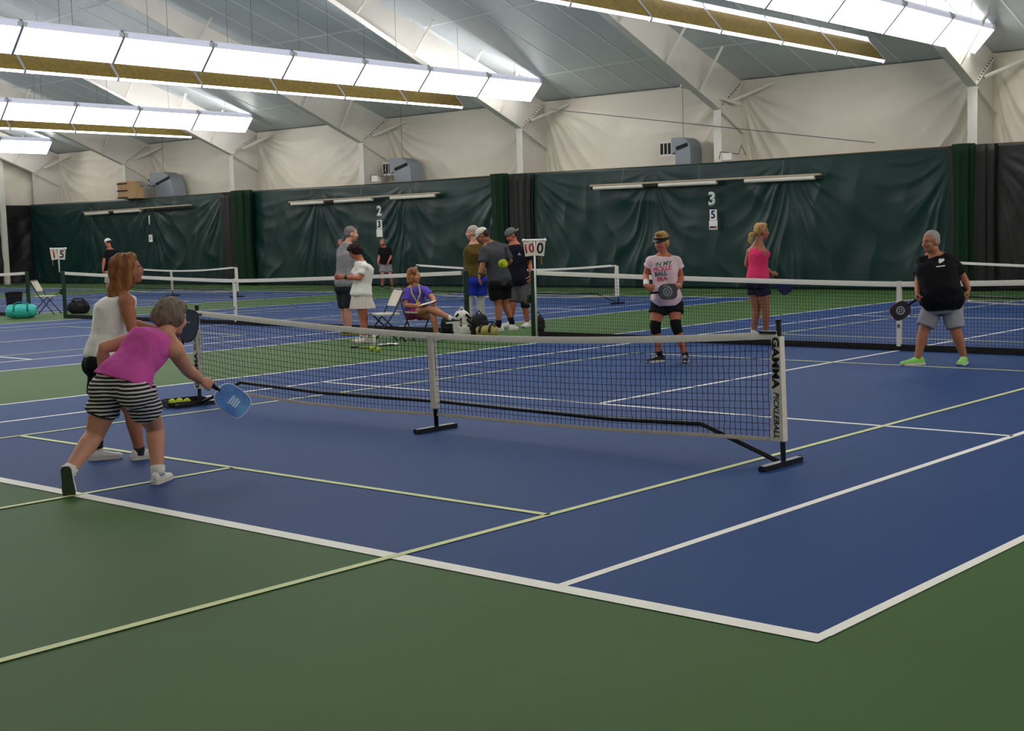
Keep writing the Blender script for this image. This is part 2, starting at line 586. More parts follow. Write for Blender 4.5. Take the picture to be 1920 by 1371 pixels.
# gathered court dividers at every second frame: a green bunch and a black column wrap
def bunch(cx, cy, rx, ry, z0, z1, seed, folds):
    rnd = random.Random(seed)
    n, rings = 64, []
    p1, p2 = rnd.uniform(0, 6), rnd.uniform(0, 6)
    for j in range(17):
        z = z0 + (z1 - z0) * j / 16
        q = 1 - .10 * math.sin(math.pi * j / 16)
        ring = []
        for i in range(n):
            a = 2 * math.pi * i / n
            f = 1 + .16 * math.sin(folds * a + p1 + .35 * math.sin(z * 1.7 + p2)) + .07 * math.sin((folds * 2 + 1) * a + p2)
            ring.append((cx + rx * q * f * math.cos(a), cy + ry * q * f * math.sin(a), z))
        rings.append(ring)
    return MB().loft(rings)
for i, k in enumerate((0, 2, 4)):
    xx = FX0 - FDX * k
    where = ['beside the rightmost column', 'behind the three standing men', 'behind the bending woman at the left'][i]
    o = bunch(xx + .1, 27.98, .56, .13, .02, 3.64, 70 + k, 11).build('column_wrap', M_curt2, smooth=True)
    tag(o, 'charcoal curtain strip on the white column ' + where, 'curtain', 'column wraps')
    gx = [(1790, 1827), (925, 952), (435, 469)][i]
    xa, xb_ = on('y', 27.9, gx[0], 320).x, on('y', 27.9, gx[1], 320).x
    o = bunch((xa + xb_) / 2, 27.85, (xb_ - xa) / 2, .16, .02, CT + .05, 80 + k, 7).build('divider_curtain', M_bunch, smooth=True)
    tag(o, 'bright green gathered court divider curtain ' + where, 'curtain', 'gathered green dividers')

# ================================================================== fluorescent lamp rows
M_lens = mat('lit_lens', (255, 253, 248), 0.5, 0.2, emit=LAMP)
M_low = mat('lit_lens_edge', (255, 253, 248), 0.5, 0.2, emit=LAMP)
M_low.cycles.emission_sampling = 'NONE'
M_top = mat('lit_louver', (250, 250, 255), 0.5, 0.2, emit=LAMP_TOP)
M_back = mat('lamp_back', (128, 112, 34), 0.75, 0.2, 0.25, 9, rgb2=(104, 82, 52))
M_louv = mat('louver_glow', (205, 206, 222), 0.5, 0.3, emit=0.32)
M_louv.cycles.emission_sampling = 'NONE'
M_lampgrey = mat('lamp_grey', (150, 152, 165), 0.5, 0.4)
M_wire = mat('wire', (90, 90, 92), 0.5, 0.4)
LL = 2.455
def lamp(s, facing):
    """one eight foot lamp, lens towards +x (facing 1) or -x (facing -1), its lower lens edge at the origin"""
    t = thing('strip_lamp', 'lamp', 'ceiling lamp', (0, 0, 0))
    y0, y1 = .03, LL - .03
    def P(pts, y):
        return [(facing * p[0], y, p[1]) for p in pts]
    def slab(pts, n, m, lit=None):
        o = MB().loft([P(pts, y0), P(pts, y1)]).build(n, M_lampgrey if lit is not None else m, t)
        if lit is not None:          # only the outer face gives light
            o.data.materials.append(m)
            pa, pb = Vector((facing * pts[lit][0], 0, pts[lit][1])), Vector((facing * pts[lit + 1][0], 0, pts[lit + 1][1]))
            for f in o.data.polygons:
                if f.area > .05 and abs((f.center - pa).cross(pb - pa).dot(Vector((0, 1, 0)))) < 1e-3:
                    f.material_index = 1
        return o
    slab([(0, 0), (.5, .52), (.485, .535), (-.015, .015)], 'lens', M_lens, 0)
    slab([(-.005, .0), (-.036, .060), (-.024, .070), (.0, .018)], 'lower_lens', M_low, 0)
    slab([(-.040, .064), (-.02, .064), (.41, .545), (.40, .565)], 'back_panel', M_back)
    slab([(.40, .565), (.435, .665), (.45, .66), (.412, .565)], 'top_lens', M_top, 0)
    slab([(.435, .675), (.49, .62), (.50, .63), (.445, .685)], 'top_louver', M_louv)
    slab([(.488, .537), (.50, .527), (.515, .62), (.505, .63)], 'louver_rail', M_louv)
    for yy in (.0, LL - .03):
        prof = [(-.05, .06), (-.005, -.025), (.02, -.018), (.522, .505), (.535, .615), (.45, .70), (.39, .575)]
        MB().prism(P(prof, yy), (0, 1, 0), .03).build('end_cap', M_lampgrey, t)
    for yy in (.06, LL - .06):
        MB().box((facing * .50, yy, .59), (.09, .09, .09)).build('bracket', M_white, t)
    return t
protoR, protoL = lamp(0, 1), lamp(0, -1)
rows = [(5.1, 'out of view over the near side'), (-11.38, 'in the top right'), (-26.05, 'across the upper left'), (-40.72, 'second lowest at left'), (-55.4, 'lowest at far left')]
NROW = 12
first = {1: True, -1: True}
for ri, (xb, rn) in enumerate(rows):
    for face in (1, -1):
        xo = xb if face == 1 else xb - 1.86
        yend = 28.02 if face == 1 else 26.85
        zb = 5.88 if face == 1 else 5.74
        if (ri == 4 and face == -1) or (ri == 0 and face == 1):
            continue
        for i in range(NROW):
            y = yend - LL * (i + 1)
            if y < YF + .2:
                continue
            what = ('white lamp panel' if face == 1 else 'brown backed lamp')
            lab = what + ', ' + ordinal(i) + ' from far end of row ' + rn
            pro = protoR if face == 1 else protoL
            if first[face]:
                t = pro
                t.location = (xo, y, zb)
                t['label'] = lab
                first[face] = False
            else:
                t = copy_tree(pro, (xo, y, zb), lab)
            t['group'] = 'lamps of the rows along the courts'
            # hanging wire to the roof
            xw = xo + face * .45
            yw = y + LL * .5
            w_ = MB().tube([(xw, yw, zb + .66), (xw, yw, roof(yw) - .01)], .006, 4).build('hanger_wire', M_wire, t)
# long cables stretched past the frames
o = MB().tube([(on('y', 27.9, 1030, 205)), (on('y', 27.9, 1640, 268))], .012, 5).build('cable', M_wire)
tag(o, 'thin grey cable stretched across the cream liner above number 3', 'cable')

# ================================================================== nets
M_string = mat('net_string', (22, 24, 34), 0.7, 0.2)
M_band = mat('net_band', (225, 220, 208), 0.75, 0.2, 0.06, 30)
M_post = mat('net_post_green', (16, 48, 30), 0.4, 0.4, 0.2, 25)
M_tarp = mat('net_tarp', (30, 29, 28), 0.75, 0.2, 0.3, 12)
M_pframe = mat('net_frame_black', (16, 16, 18), 0.35, 0.5)
M_sleeve = mat('net_sleeve', (214, 208, 194), 0.7, 0.2, 0.06, 20, 0.3, 18)
M_beige = mat('net_hem', (196, 184, 168), 0.75, 0.2, 0.08, 20)
M_print = mat('print_black', (22, 22, 24), 0.6, 0.2)
M_red = mat('print_red', (176, 28, 34), 0.6, 0.2)
M_card = mat('score_card', (226, 216, 200), 0.6, 0.2, 0.03, 12)

def strings(x0, x1, y, top, bot, cell, r, wob=.004, seed=1):
    """square net between two height curves: thin three sided strings, sharing one mesh"""
    rnd = random.Random(seed)
    nx = max(2, int(round((x1 - x0) / cell)))
    nz = max(2, int(round((top((x0 + x1) / 2) - bot((x0 + x1) / 2)) / cell)))
    G = []
    for j in range(nz + 1):
        row = []
        for i in range(nx + 1):
            x = x0 + (x1 - x0) * i / nx
            t, b = top(x), bot(x)
            row.append(Vector((x + rnd.uniform(-wob, wob), y + rnd.uniform(-wob, wob), b + (t - b) * j / nz)))
        G.append(row)
    vs, fs = [], []
    def seg(line, ax):
        n0 = len(vs)
        for p in line:
            if ax == 'h':
                vs.extend(((p.x, p.y - r, p.z - r * .6), (p.x, p.y + r, p.z - r * .6), (p.x, p.y, p.z + r)))
            else:
                vs.extend(((p.x - r * .6, p.y - r, p.z), (p.x - r * .6, p.y + r, p.z), (p.x + r, p.y, p.z)))
        for k in range(len(line) - 1):
            a, b = n0 + 3 * k, n0 + 3 * (k + 1)
            for i in range(3):
                j = (i + 1) % 3
                fs.append((a + i, a + j, b + j, b + i))
    for row in G:
        seg(row, 'h')
    for i in range(nx + 1):
        seg([G[j][i] for j in range(nz + 1)], 'v')
    me = bpy.data.meshes.new('net_mesh')
    me.from_pydata(vs, [], fs)
    return me

def strip(name, xs, y, zt, zb, thick, m, parent):
    """cloth band hanging in the net plane"""
    rings = []
    for x in xs:
        t, b = zt(x), zb(x)
        rings.append([(x, y - thick, b), (x, y + thick, b), (x, y + thick * 1.1, (t + b) / 2), (x, y + thick * .6, t), (x, y - thick * .6, t), (x, y - thick * 1.1, (t + b) / 2)])
    return MB().loft(rings).build(name, m, parent, smooth=True, angle=40)

def frange(a, b, n):
    return [a + (b - a) * i / n for i in range(n + 1)]

def tennis_net(xc, y, label, cell, r, strap=True, ends=(1, 1)):
    t = thing('tennis_net', label, 'net', (xc, y, 0), 'tennis nets across the courts')
    a, b = xc - 6.40, xc + 6.40
    top = lambda x: .914 + .155 * abs((x - xc) / 6.4) ** 1.3
    bot = lambda x: .06
    me = strings(a + .08, b - .08, y, lambda x: top(x) - .03, bot, cell, r, .003, int(abs(xc)))
    tag(link('net_mesh', me, M_string, t), 'dark square net mesh', kind='stuff')
    xs = frange(a + .06, b - .06, 40)
    strip('top_band', xs, y, top, lambda x: top(x) - .068, .016, M_band, t)
    strip('bottom_hem', xs, y, lambda x: .085, lambda x: .004, .014, M_tarp, t)
    if strap:
        s_ = MB().box((xc, y, .49), (.058, .042, .86)).build('center_strap', M_band, t)
        MB().box((xc, y - .023, .33), (.03, .006, .05)).build('buckle', M_wire, s_)
        MB().box((xc, y, .03), (.02, .02, .06)).build('anchor', M_wire, t)
    for sg, e in ((-1, ends[0]), (1, ends[1])):
        if not e:
            continue
        px = xc + sg * 6.44
        p = MB().tube([(px, y, 0), (px, y, 1.05)], .045, 14).build('post', M_post, t, smooth=True, angle=40)
        MB().tube([(px, y, 1.05), (px, y, 1.075)], [.047, .04], 14).build('post_cap', M_post, p, smooth=True, angle=40)
        MB().tube([(px + .05 * sg, y - .05, .55), (px + .05 * sg, y - .05, .68)], .03, 8).tube([(px + .05 * sg, y - .08, .6), (px + .05 * sg, y - .18, .56)], .01, 6).build('winch', M_post, p)
    return t

def tname(i):
    return ['tennis net of the near court behind the two far players', 'tennis net of the next court behind the two women at left', 'tennis net at the far left edge beside the folding chair', 'farthest tennis net at left']
CX = [-5.485 - PITCHX * k for k in range(4)]
tennis_net(CX[0], 11.885, tname(0)[0], .046, .0021)
tennis_net(CX[1] + .28, 11.885, tname(0)[1], .05, .0021)
tennis_net(CX[2] + .45, 11.885, tname(0)[2], .09, .003)
tennis_net(CX[3], 11.885, tname(0)[3], .14, .004)

# ---- portable pickleball nets
def curve(pts):
    px = [p[0] for p in pts]
    pz = [p[1] for p in pts]
    return lambda x: float(np.interp(x, px, pz))

def spline(pts, n=8):
    """smooth heights through points"""
    xs = np.array([p[0] for p in pts])
    zs = np.array([p[1] for p in pts])
    c = np.polyfit(xs, zs, min(4, len(xs) - 1))
    return lambda x: float(np.polyval(c, x))

def pickle_net(xc, y, label, cell, r, detail=True, bh=0.0):
    t = thing('pickleball_net', label, 'net', (xc, y, 0), 'portable pickleball nets')
    a, b = xc - 3.39, xc + 3.39
    k = lambda L: [(p[0] + 5.58 + xc, p[1]) for p in L]
    top = spline(k([(-8.976, .963), (-8.2, .922), (-7.1, .878), (-5.58, .828), (-3.9, .848), (-2.91, .89), (-2.19, .935)]))
    bot = curve(k([(-8.97, .22), (-8.7, .2), (-8.355, .159), (-7.38, .118), (-6.35, .111), (-5.55, .127), (-4.47, .127), (-3.66, .134), (-2.93, .156), (-2.19, .175)]))
    me = strings(a + .07, b - .1, y, lambda x: top(x) - .03, lambda x: bot(x) + .02, cell, r, .004, 7)
    tag(link('net_mesh', me, M_string, t), 'dark square net mesh', kind='stuff')
    xs = frange(a + .05, b - .03, 48)
    strip('top_band', xs, y, top, lambda x: top(x) - .05, .014, M_band, t)
    strip('bottom_hem', xs, y, lambda x: bot(x) + .026, bot, .006, M_beige, t)
    # frame: three feet, posts, low bar bent down to the end feet
    for q, fx in enumerate((a, xc + .02, b)):
        f = MB().box((fx, y - .01, .021), (.05, .50 if q != 1 else .46, .038)).build('foot', M_pframe, t)
        for e in (-1, 1):
            MB().tube([(fx, y - .01 + e * (.25 if q != 1 else .23), .021), (fx, y - .01 + e * (.262 if q != 1 else .242), .021)], .024, 8).build('foot_cap', M_pframe, f)
        if q == 1:
            MB().tube([(fx, y, .02), (fx - .028, y, .80)], .019, 10).build('center_post', M_pframe, t, smooth=True)
            s_ = MB().bar((fx - .006, y, .19), (fx - .03, y, top(xc) - .02), .052, .056, up=(1, 0, 0)).build('center_sleeve', M_sleeve, t)
        else:
            sg = -1 if q == 0 else 1
            p = MB().tube([(fx, y + .02, .02), (fx - sg * .03, y + .02, 1.0)], .0185, 12).build('end_post', M_pframe, t, smooth=True, angle=50)
            MB().tube([(fx - sg * .03, y + .02, .995), (fx - sg * .03, y + .02, 1.015)], .021, 10).build('post_cap', M_black, p)
            MB().bar((fx - sg * .03, y - .002, .926), (fx - sg * .16, y - .002, .925), .04, .018).build('tension_strap', M_pframe, t)
            # printed end sleeve
            w0, w1 = .068, .10
            ring = []
            for j in range(15):
                z = .178 + (.90 - .178) * j / 14
                wd = w1 + (w0 - w1) * j / 14 + .006 * math.sin(j * 1.9)
                xe = fx - sg * (.03 * z) + sg * .03
                yy = y - .02
                ring.append([(xe, yy, z), (xe, yy + .06, z), (xe - sg * wd, yy + .045, z), (xe - sg * wd, yy, z)])
            MB().loft(ring).build('end_sleeve', M_sleeve, t)
            if detail:
                xm = fx - sg * .032
                yt = y - .0205
                upv = Vector((-1, 0, 0)) * 1
                # GAMMA reads downwards on the right sleeve, upwards on the left one
                rgt = Vector((0, 0, -1)) if sg == 1 else Vector((0, 0, 1))
                upv = Vector((1, 0, 0)) if sg == 1 else Vector((-1, 0, 0))
                z1 = .72 if sg == 1 else .36
                z2 = .36 if sg == 1 else .72
                place_text('sleeve_lettering', 'GAMMA', .095, (fx - sg * .034, yt, z1), rgt, upv, M_print, t, bold=.0035, sx=1.02, sy=.80, thick=.002)
                place_text('sleeve_lettering', 'PICKLEBALL', .062, (fx - sg * .030, yt, z2), rgt, upv, M_print, t, bold=.0006, shear=.25, sx=.98, sy=.95, thick=.002)
    zb = .245
    bar = [(a + .02, y + .03, .03), (a + .68, y + .03, zb + .025), (a + 1.9, y + .03, zb - .01), (xc, y + .05, zb), (xc + 1.9, y + .03, zb - .02), (b - .68, y + .03, zb), (b - .05, y + .03, .03)]
    MB().tube(bar, .0175, 10).build('low_bar', M_pframe, t, smooth=True, angle=50)
    return t

pickle_net(-5.58, 3.39, 'portable pickleball net with printed end sleeves in the foreground', .046, .0021)
pn_far = 23.77 - PN_Y
pickle_net(CX[0] + .03, pn_far, 'portable pickleball net at right behind the black shirted player', .06, .0025, False)
pickle_net(CX[1] - .02, pn_far, 'portable pickleball net behind the woman in the pale pink tee', .07, .003, False)
pickle_net(CX[2] + .1, pn_far, 'portable pickleball net far behind the two women at left', .12, .004, False)

# ---- score holders on net posts
def score(px, y, z, label, tl, tr, full, ang=0):
    t = thing('score_holder', label, 'scoreboard', (px, y, 0), 'flip score holders')
    MB().tube([(px, y, 0.0 if full else 1.06), (px, y, z + .06)], .016, 10).build('pole', M_white, t, smooth=True)
    rt = Vector((math.cos(YAW + ang), math.sin(YAW + ang), 0))
    MB().tube([Vector((px, y, z + .06)) - rt * .17, Vector((px, y, z + .06)) + rt * .17], .02, 10).build('crossbar', M_white, t, smooth=True)
    for sg in (-1, 1):
        MB().ball(Vector((px, y, z + .06)) + rt * (.17 * sg), .028, nu=8, nv=6).build('knob', M_white, t, smooth=True)
    nrm = Vector((rt.y, -rt.x, 0))
    for sg, tx in ((-1, tl), (1, tr)):
        c = Vector((px, y, z - .075)) + rt * (.09 * sg) + nrm * .03
        tilt = -.12 * sg
        r2 = rt * math.cos(tilt) + Vector((0, 0, 1)) * math.sin(tilt)
        u2 = Vector((0, 0, 1)) * math.cos(tilt) - rt * math.sin(tilt)
        R = Matrix((r2, -nrm, u2)).transposed()
        for j in range(3):
            cd = MB().box(c - nrm * (.006 * j), (.15, .004, .23), R).build('score_card', M_card, t)
        col = M_red if sg == -1 else M_print
        place_text('score_digit', tx, .23 if len(tx) == 1 else .19, c + nrm * .004, r2, u2, col, t, bold=.004, thick=.002, sx=.95, sy=1.05)
    MB().box(Vector((px, y, z - .27)) + rt * (.11 if full else -.14), (.025, .008, .12)).build('cord_tag', mat('tag_brown', (150, 96, 50)), t)
    return t

score(-11.76, 11.76, 1.50, 'white score holder on a tall pole beside the three men, showing 10 and 0', '10', '0', True)
score(CX[1] + .28 - 6.44, 11.80, 1.54, 'small white score holder on the dark net post at far left, showing 1 and 5', '1', '5', False)

# ================================================================== people
Z = Vector((0, 0, 1))
M_skin = {n: mat('skin_' + n, c, 0.55, 0.3, 0.06, 9) for n, c in
          dict(tan=(196, 132, 104), fair=(206, 148, 124), red=(190, 112, 88), brown=(172, 112, 84), pale=(204, 160, 140)).items()}
M_eyew = mat('eye_white', (232, 228, 222), 0.3, 0.5)
M_iris = mat('eye_dark', (40, 28, 22), 0.3, 0.5)
M_lip = mat('lips', (160, 84, 78), 0.5, 0.3)
M_lace = mat('shoe_lace', (235, 235, 232), 0.7, 0.2)

def smoothnoise(me, amp, sc, st=(1, 1, 1)):
    """small creases pushed along the normals"""
    n = len(me.vertices)
    co = np.empty(n * 3)
    no = np.empty(n * 3)
    me.vertices.foreach_get('co', co)
    me.vertex_normals.foreach_get('vector', no)
    co = co.reshape(-1, 3)
    no = no.reshape(-1, 3)
    d = np.array([noise.noise((p[0] * sc * st[0], p[1] * sc * st[1], p[2] * sc * st[2])) + .5 * noise.noise((p[0] * sc * 2.1 * st[0] + 5, p[1] * sc * 2.1 * st[1], p[2] * sc * 2.1 * st[2])) for p in co])
    co += no * (d * amp)[:, None]
    me.vertices.foreach_set('co', co.reshape(-1))
    me.update()

class Person:
    def __init__(s, label, ground, k=1.0, skin='tan', vox=.011, tw=1.0, td=1.0, lw=1.0, facing=(0, -1), female=False, face=None, headk=1.0):
        g = ground if len(ground) == 3 else on('z', 0, *ground)
        s.G = Vector(g)
        f = s.G - CAM_P
        s.F = Vector((f.x, f.y, 0)).normalized()
        s.R = Vector((s.F.y, -s.F.x, 0))
        s.k, s.vox, s.tw, s.td, s.lw, s.female, s.hk = k, vox, tw, td, lw, female, headk
        s.t = thing('person', label, 'person', s.G)
        s.skin = M_skin[skin]
        s.face_dir = s.vec(*(face or (facing[0], facing[1], 0))).normalized()
        s.fwd = s.vec(facing[0], facing[1], 0).normalized()
        s.side = s.fwd.cross(Z)       # the person's right
        s.J = {}
        s.extra = MB()
        s.hands = MB()
        s.bones = []

    def vec(s, r, f, z=0):
        return s.R * r + s.F * f + Z * z

    def pt(s, u, v, off=0.0):
        d = ray(u, v)
        P0 = s.G + s.F * off
        return CAM_P + d * ((P0 - CAM_P).dot(s.F) / d.dot(s.F))

    def joints(s, **kw):
        for n, p in kw.items():
            s.J[n] = s.pt(*p) if not isinstance(p, Vector) else p
        for n in ('sL', 'sR'):
            s.J[n] = s.J[n] - Z * (.028 * s.k)

    # ---- torso as a stack of rings; q 0 crotch .. 1 neck base
    ST = [0, .15, .42, .68, .86, 1.0]
    HW = [.105, .168, .138, .158, .150, .062]
    HD = [.085, .118, .098, .116, .085, .058]

    def torso_setup(s):
        J, k = s.J, s.k
        sp = (J['nk'] - J['pe'])
        spd = sp.normalized()
        hipax = (J['hR'] - J['hL']).normalized()
        shax = (J['sR'] - J['sL']).normalized()
        msh = (J['sL'] + J['sR']) / 2
        back = s.bend if hasattr(s, 'bend') else 0.0
        fw0 = hipax.cross(spd)
        if fw0.dot(s.fwd) < 0:
            fw0 = -fw0
        s.spd = spd
        cs = [(J['pe'] - spd * .10 * k).lerp((J['hL'] + J['hR']) / 2 - Z * .07 * k, .75), J['pe'], J['pe'].lerp(J['nk'], .33) - fw0 * (back * .6), J['pe'].lerp(J['nk'], .66) - fw0 * back, J['pe'].lerp(J['nk'], .86).lerp(msh, .6), J['nk']]
        s.cs = cs
        s.hipax, s.shax = hipax, shax
        hw, hd = list(s.HW), list(s.HD)
        if s.female:
            hw = [.105, .172, .128, .148, .135, .054]
            hd = [.085, .122, .094, .118, .078, .05]
        s.hw = [w_ * k * (s.tw if i < 5 else 1) for i, w_ in enumerate(hw)]
        s.hd = [w_ * k * (s.td if i < 4 else 1 + .4 * (s.td - 1)) for i, w_ in enumerate(hd)]

    def ring(s, q, inf=0.0, n=22, wsc=1.0, belly=0.0):
        i = lambda A: np.interp(q, s.ST, A)
        c = Vector([i([p[a] for p in s.cs]) for a in range(3)])
        a = min(max((q - .15) / .7, 0), 1)
        ax = s.hipax.lerp(s.shax, a).normalized()
        q0, q1 = max(q - .05, 0), min(q + .05, 1)
        tg = Vector([np.interp(q1, s.ST, [p[b] for p in s.cs]) - np.interp(q0, s.ST, [p[b] for p in s.cs]) for b in range(3)]).normalized()
        ax = (ax - tg * ax.dot(tg)).normalized()
        fw = ax.cross(tg)
        if fw.dot(s.fwd) < 0:
            fw = -fw
        w_, d_ = i(s.hw) * wsc + inf, i(s.hd) + inf
        c = c + fw * belly
        out = []
        for j in range(n):
            th = 2 * math.pi * j / n
            cc, ss = math.cos(th), math.sin(th)
            e = 2 / 2.5
            out.append(c + ax * (w_ * math.copysign(abs(cc) ** e, cc)) + fw * (d_ * math.copysign(abs(ss) ** e, ss)))
        return out

    def torso(s, mb, q0, q1, inf=0.0, n=14, wsc=1.0, flare=0.0, belly=0.0):
        rings = []
        for j in range(n + 1):
            q = q0 + (q1 - q0) * j / n
            b = belly * math.exp(-((q - .38) / .2) ** 2)
            rings.append(s.ring(q, inf + flare * (1 - j / n) ** 2, wsc=wsc, belly=b))
        mb.loft(rings)

    def arm_r(s):
        return [x * s.k * s.lw for x in (.055, .050, .040, .042, .034, .026)]

    def leg_r(s):
        return [x * s.k * s.lw for x in (.090, .082, .058, .059, .046, .037)]

    def limb(s, mb, a, m, b, r, inf=0.0, n=14):
        mb.tube([a, a.lerp(m, .5), m, m.lerp(b, .28), m.lerp(b, .65), b], [x + inf for x in r], n, round_ends=True)

    # ---- head
    def head_frame(s, tilt=0.0):
        f = s.face_dir
        up = Z - f * Z.dot(f)
        up.normalize()
        rt = f.cross(up)
        if tilt:
            up = (up * math.cos(tilt) + rt * math.sin(tilt)).normalized()
            rt = f.cross(up)
        s.hf, s.hu, s.hr = f, up, rt
        s.HM = Matrix((rt, f, up)).transposed()
        s.H = s.J['hd']

    def hp(s, x, y, z):
        q = s.k * s.hk
        return s.H + s.hr * (x * q) + s.hf * (y * q) + s.hu * (z * q)

    def hball(s, mb, c, r, nu=16, nv=12):
        q = s.k * s.hk
        mb.ball(s.hp(*c), [x * q for x in r], s.HM, nu, nv)

    def build_body(s, neck_r=.052, tilt=0.0, bust=False, belly=0.0):
        J, k = s.J, s.k
        s.torso_setup()
        s.head_frame(tilt)
        mb = MB()
        s.torso(mb, 0, 1, belly=belly)
        ar, lr = s.arm_r(), s.leg_r()
        for e in 'LR':
            s.limb(mb, J['s' + e], J['e' + e], J['w' + e], ar)
            mb.ball(J['s' + e], .062 * k * s.lw, nu=12, nv=8)
            mb.tube([s.cs[5] + s.spd * .01 * k, J['s' + e] + s.spd * .012 * k], [.048 * k, .044 * k], 12, round_ends=True)
            s.limb(mb, J['h' + e], J['k' + e], J['a' + e], lr)
            # heel and instep inside the shoe
            mb.ball(J['h' + e] - s.fwd * .035 * k, .098 * k * s.lw, nu=12, nv=8)
        mb.tube([J['nk'] - s.spd * .06 * k, J['nk'], s.hp(0, -.018, -.055)], [neck_r * 1.25 * k * s.lw, neck_r * 1.08 * k * s.lw, neck_r * k * s.lw], 14)
        # skull, jaw, nose, brow, cheeks, chin, ears
        s.hball(mb, (0, -.012, .032), (.074, .094, .083))
        s.hball(mb, (0, .028, -.03), (.060, .062, .078))
        s.hball(mb, (0, .052, -.082), (.034, .034, .026))
        s.hball(mb, (0, .066, .022), (.052, .022, .03))
        for sg in (-1, 1):
            s.hball(mb, (sg * .034, .058, -.028), (.028, .03, .028))
            s.hball(mb, (sg * .074, -.004, -.012), (.012, .024, .034), 8, 8)
        mb.tube([s.hp(0, .086, .012), s.hp(0, .102, -.018), s.hp(0, .092, -.034)], [x * k * s.hk for x in (.010, .014, .015)], 8, round_ends=True)
        mb.v += s.extra.v and []
        me = remeshed(mb, s.vox, 3, .5)
        # hands keep their separate fingers, joined to the same surface
        if s.hands.v:
            hm = s.hands.mesh('h', True)
            bm = bmesh.new()
            bm.from_mesh(me)
            bm.from_mesh(hm)
            bm.to_mesh(me)
            bm.free()
            me.polygons.foreach_set('use_smooth', [True] * len(me.polygons))
        s.body = link('body', me, s.skin, s.t)
        return s

    def face(s, brow=(120, 90, 66), detail=True):
        q = s.k * s.hk
        for sg in (-1, 1):
            e = MB().ball(s.hp(sg * .030, .0775, .004), [.0115 * q, .0075 * q, .0055 * q], s.HM, 8, 6).build('eye', M_eyew, s.t, smooth=True)
            MB().ball(s.hp(sg * .030, .0835, .004), [.0056 * q, .0025 * q, .0052 * q], s.HM, 8, 6).build('iris', M_iris, e, smooth=True)
            MB().tube([s.hp(sg * .014, .088, .020), s.hp(sg * .030, .087, .024), s.hp(sg * .047, .075, .019)], .0030 * q, 6, round_ends=True).build('eyebrow', mat('brow_%d_%d_%d' % brow, brow, .8, .1), s.t, smooth=True)
        MB().tube([s.hp(-.022, .081, -.056), s.hp(0, .0895, -.053), s.hp(.022, .081, -.056)], [.004 * q, .007 * q, .004 * q], 8, round_ends=True).build('mouth', M_lip, s.t, smooth=True)

    # ---- hands: palm, four fingers, thumb
    def hand(s, e, d, nrm, thumb, curl=.35, spread=.12, scale=1.0):
        """e joint suffix; d pointing direction, nrm out of the palm, thumb side"""
        q = s.k * scale
        w_ = s.J['w' + e]
        d = Vector(d).normalized()
        nrm = Vector(nrm)
        nrm = (nrm - d * nrm.dot(d)).normalized()
        sd = d.cross(nrm)
        if sd.dot(Vector(thumb)) < 0:
            sd = -sd
        mb = s.hands
        rr = s.arm_r()[-1]
        mb.tube([w_ - d * .03 * q, w_ + d * .012 * q, w_ + d * .05 * q, w_ + d * .088 * q], [(rr * .9, rr * .98), (.019 * q, .029 * q), (.017 * q, .040 * q), (.013 * q, .039 * q)], 12, ref=nrm, round_ends=False)
        L = [.066, .076, .071, .056]
        for i in range(4):
            o = (.030, .010, -.010, -.029)[i]
            p = w_ + d * ((.080, .086, .083, .076)[i] * q) + sd * (o * q)
            dd = (d + sd * (spread * (1.5 - i) / 1.5)).normalized()
            pts, ang = [p], 0
            for seg in (.46, .32, .26):
                ang += curl * 1.15
                v = dd * math.cos(ang) + nrm * math.sin(ang)
                p = p + v * (L[i] * seg * q)
                pts.append(p)
            mb.tube(pts, [.0098 * q, .0092 * q, .0085 * q, .0072 * q], 8, round_ends=True)
        p = w_ + d * .028 * q + sd * .026 * q + nrm * .006 * q
        v1 = (d * (.62 + .2 * curl) + sd * (.72 - .45 * curl) + nrm * (.25 + .55 * curl)).normalized()
        v2 = (d * (.85 - .55 * curl) + sd * (.22 - .35 * curl) + nrm * (.25 + curl * .8)).normalized()
        mb.tube([p, p + v1 * .038 * q, p + v1 * .038 * q + v2 * .030 * q, p + v1 * .038 * q + v2 * .052 * q], [.0145 * q, .012 * q, .0105 * q, .0085 * q], 8, round_ends=True)
        return w_ + d * .095 * q + nrm * .022 * q

    # ---- clothes
    def cloth(s, name, mb, m, vox=None, smooth=5, wr=.006, sc=9, st=(1, 1, 1), label=None):
        me = remeshed(mb, vox or s.vox, smooth, .5)
        if wr:
            smoothnoise(me, wr, sc, st)
        o = link(name, me, m, s.t)
        if label:
            o['label'] = label
        return o

    def tee(s, m, q0=.10, q1=.94, inf=.020, sleeve=.55, sl_inf=.022, flare=.012, belly=0.0, name='shirt', label=None, wr=.008, vox=None):
        mb = MB()
        s.torso(mb, q0, q1, inf, 18, flare=flare, belly=belly)
        ar = s.arm_r()
        for e in 'LR':
            a, b = s.J['s' + e], s.J['e' + e]
            inn = s.cs[4].lerp(a, .45)
            end = a.lerp(b, sleeve)
            mb.tube([inn, a, a.lerp(b, sleeve * .5), end], [ar[0] + inf * .8, ar[0] + sl_inf, ar[1] + sl_inf, ar[1] + sl_inf * 1.35], 16)
            mb.ball(a, ar[0] + sl_inf * 1.05, nu=14, nv=10)
            nb = s.cs[5].lerp(s.cs[4], .45)
            mb.tube([nb + s.spd * .012 * s.k, a + s.spd * .022 * s.k], [.058 * s.k, .046 * s.k + inf * .3], 12, round_ends=True)
        return s.cloth(name, mb, m, vox, wr=wr, label=label)

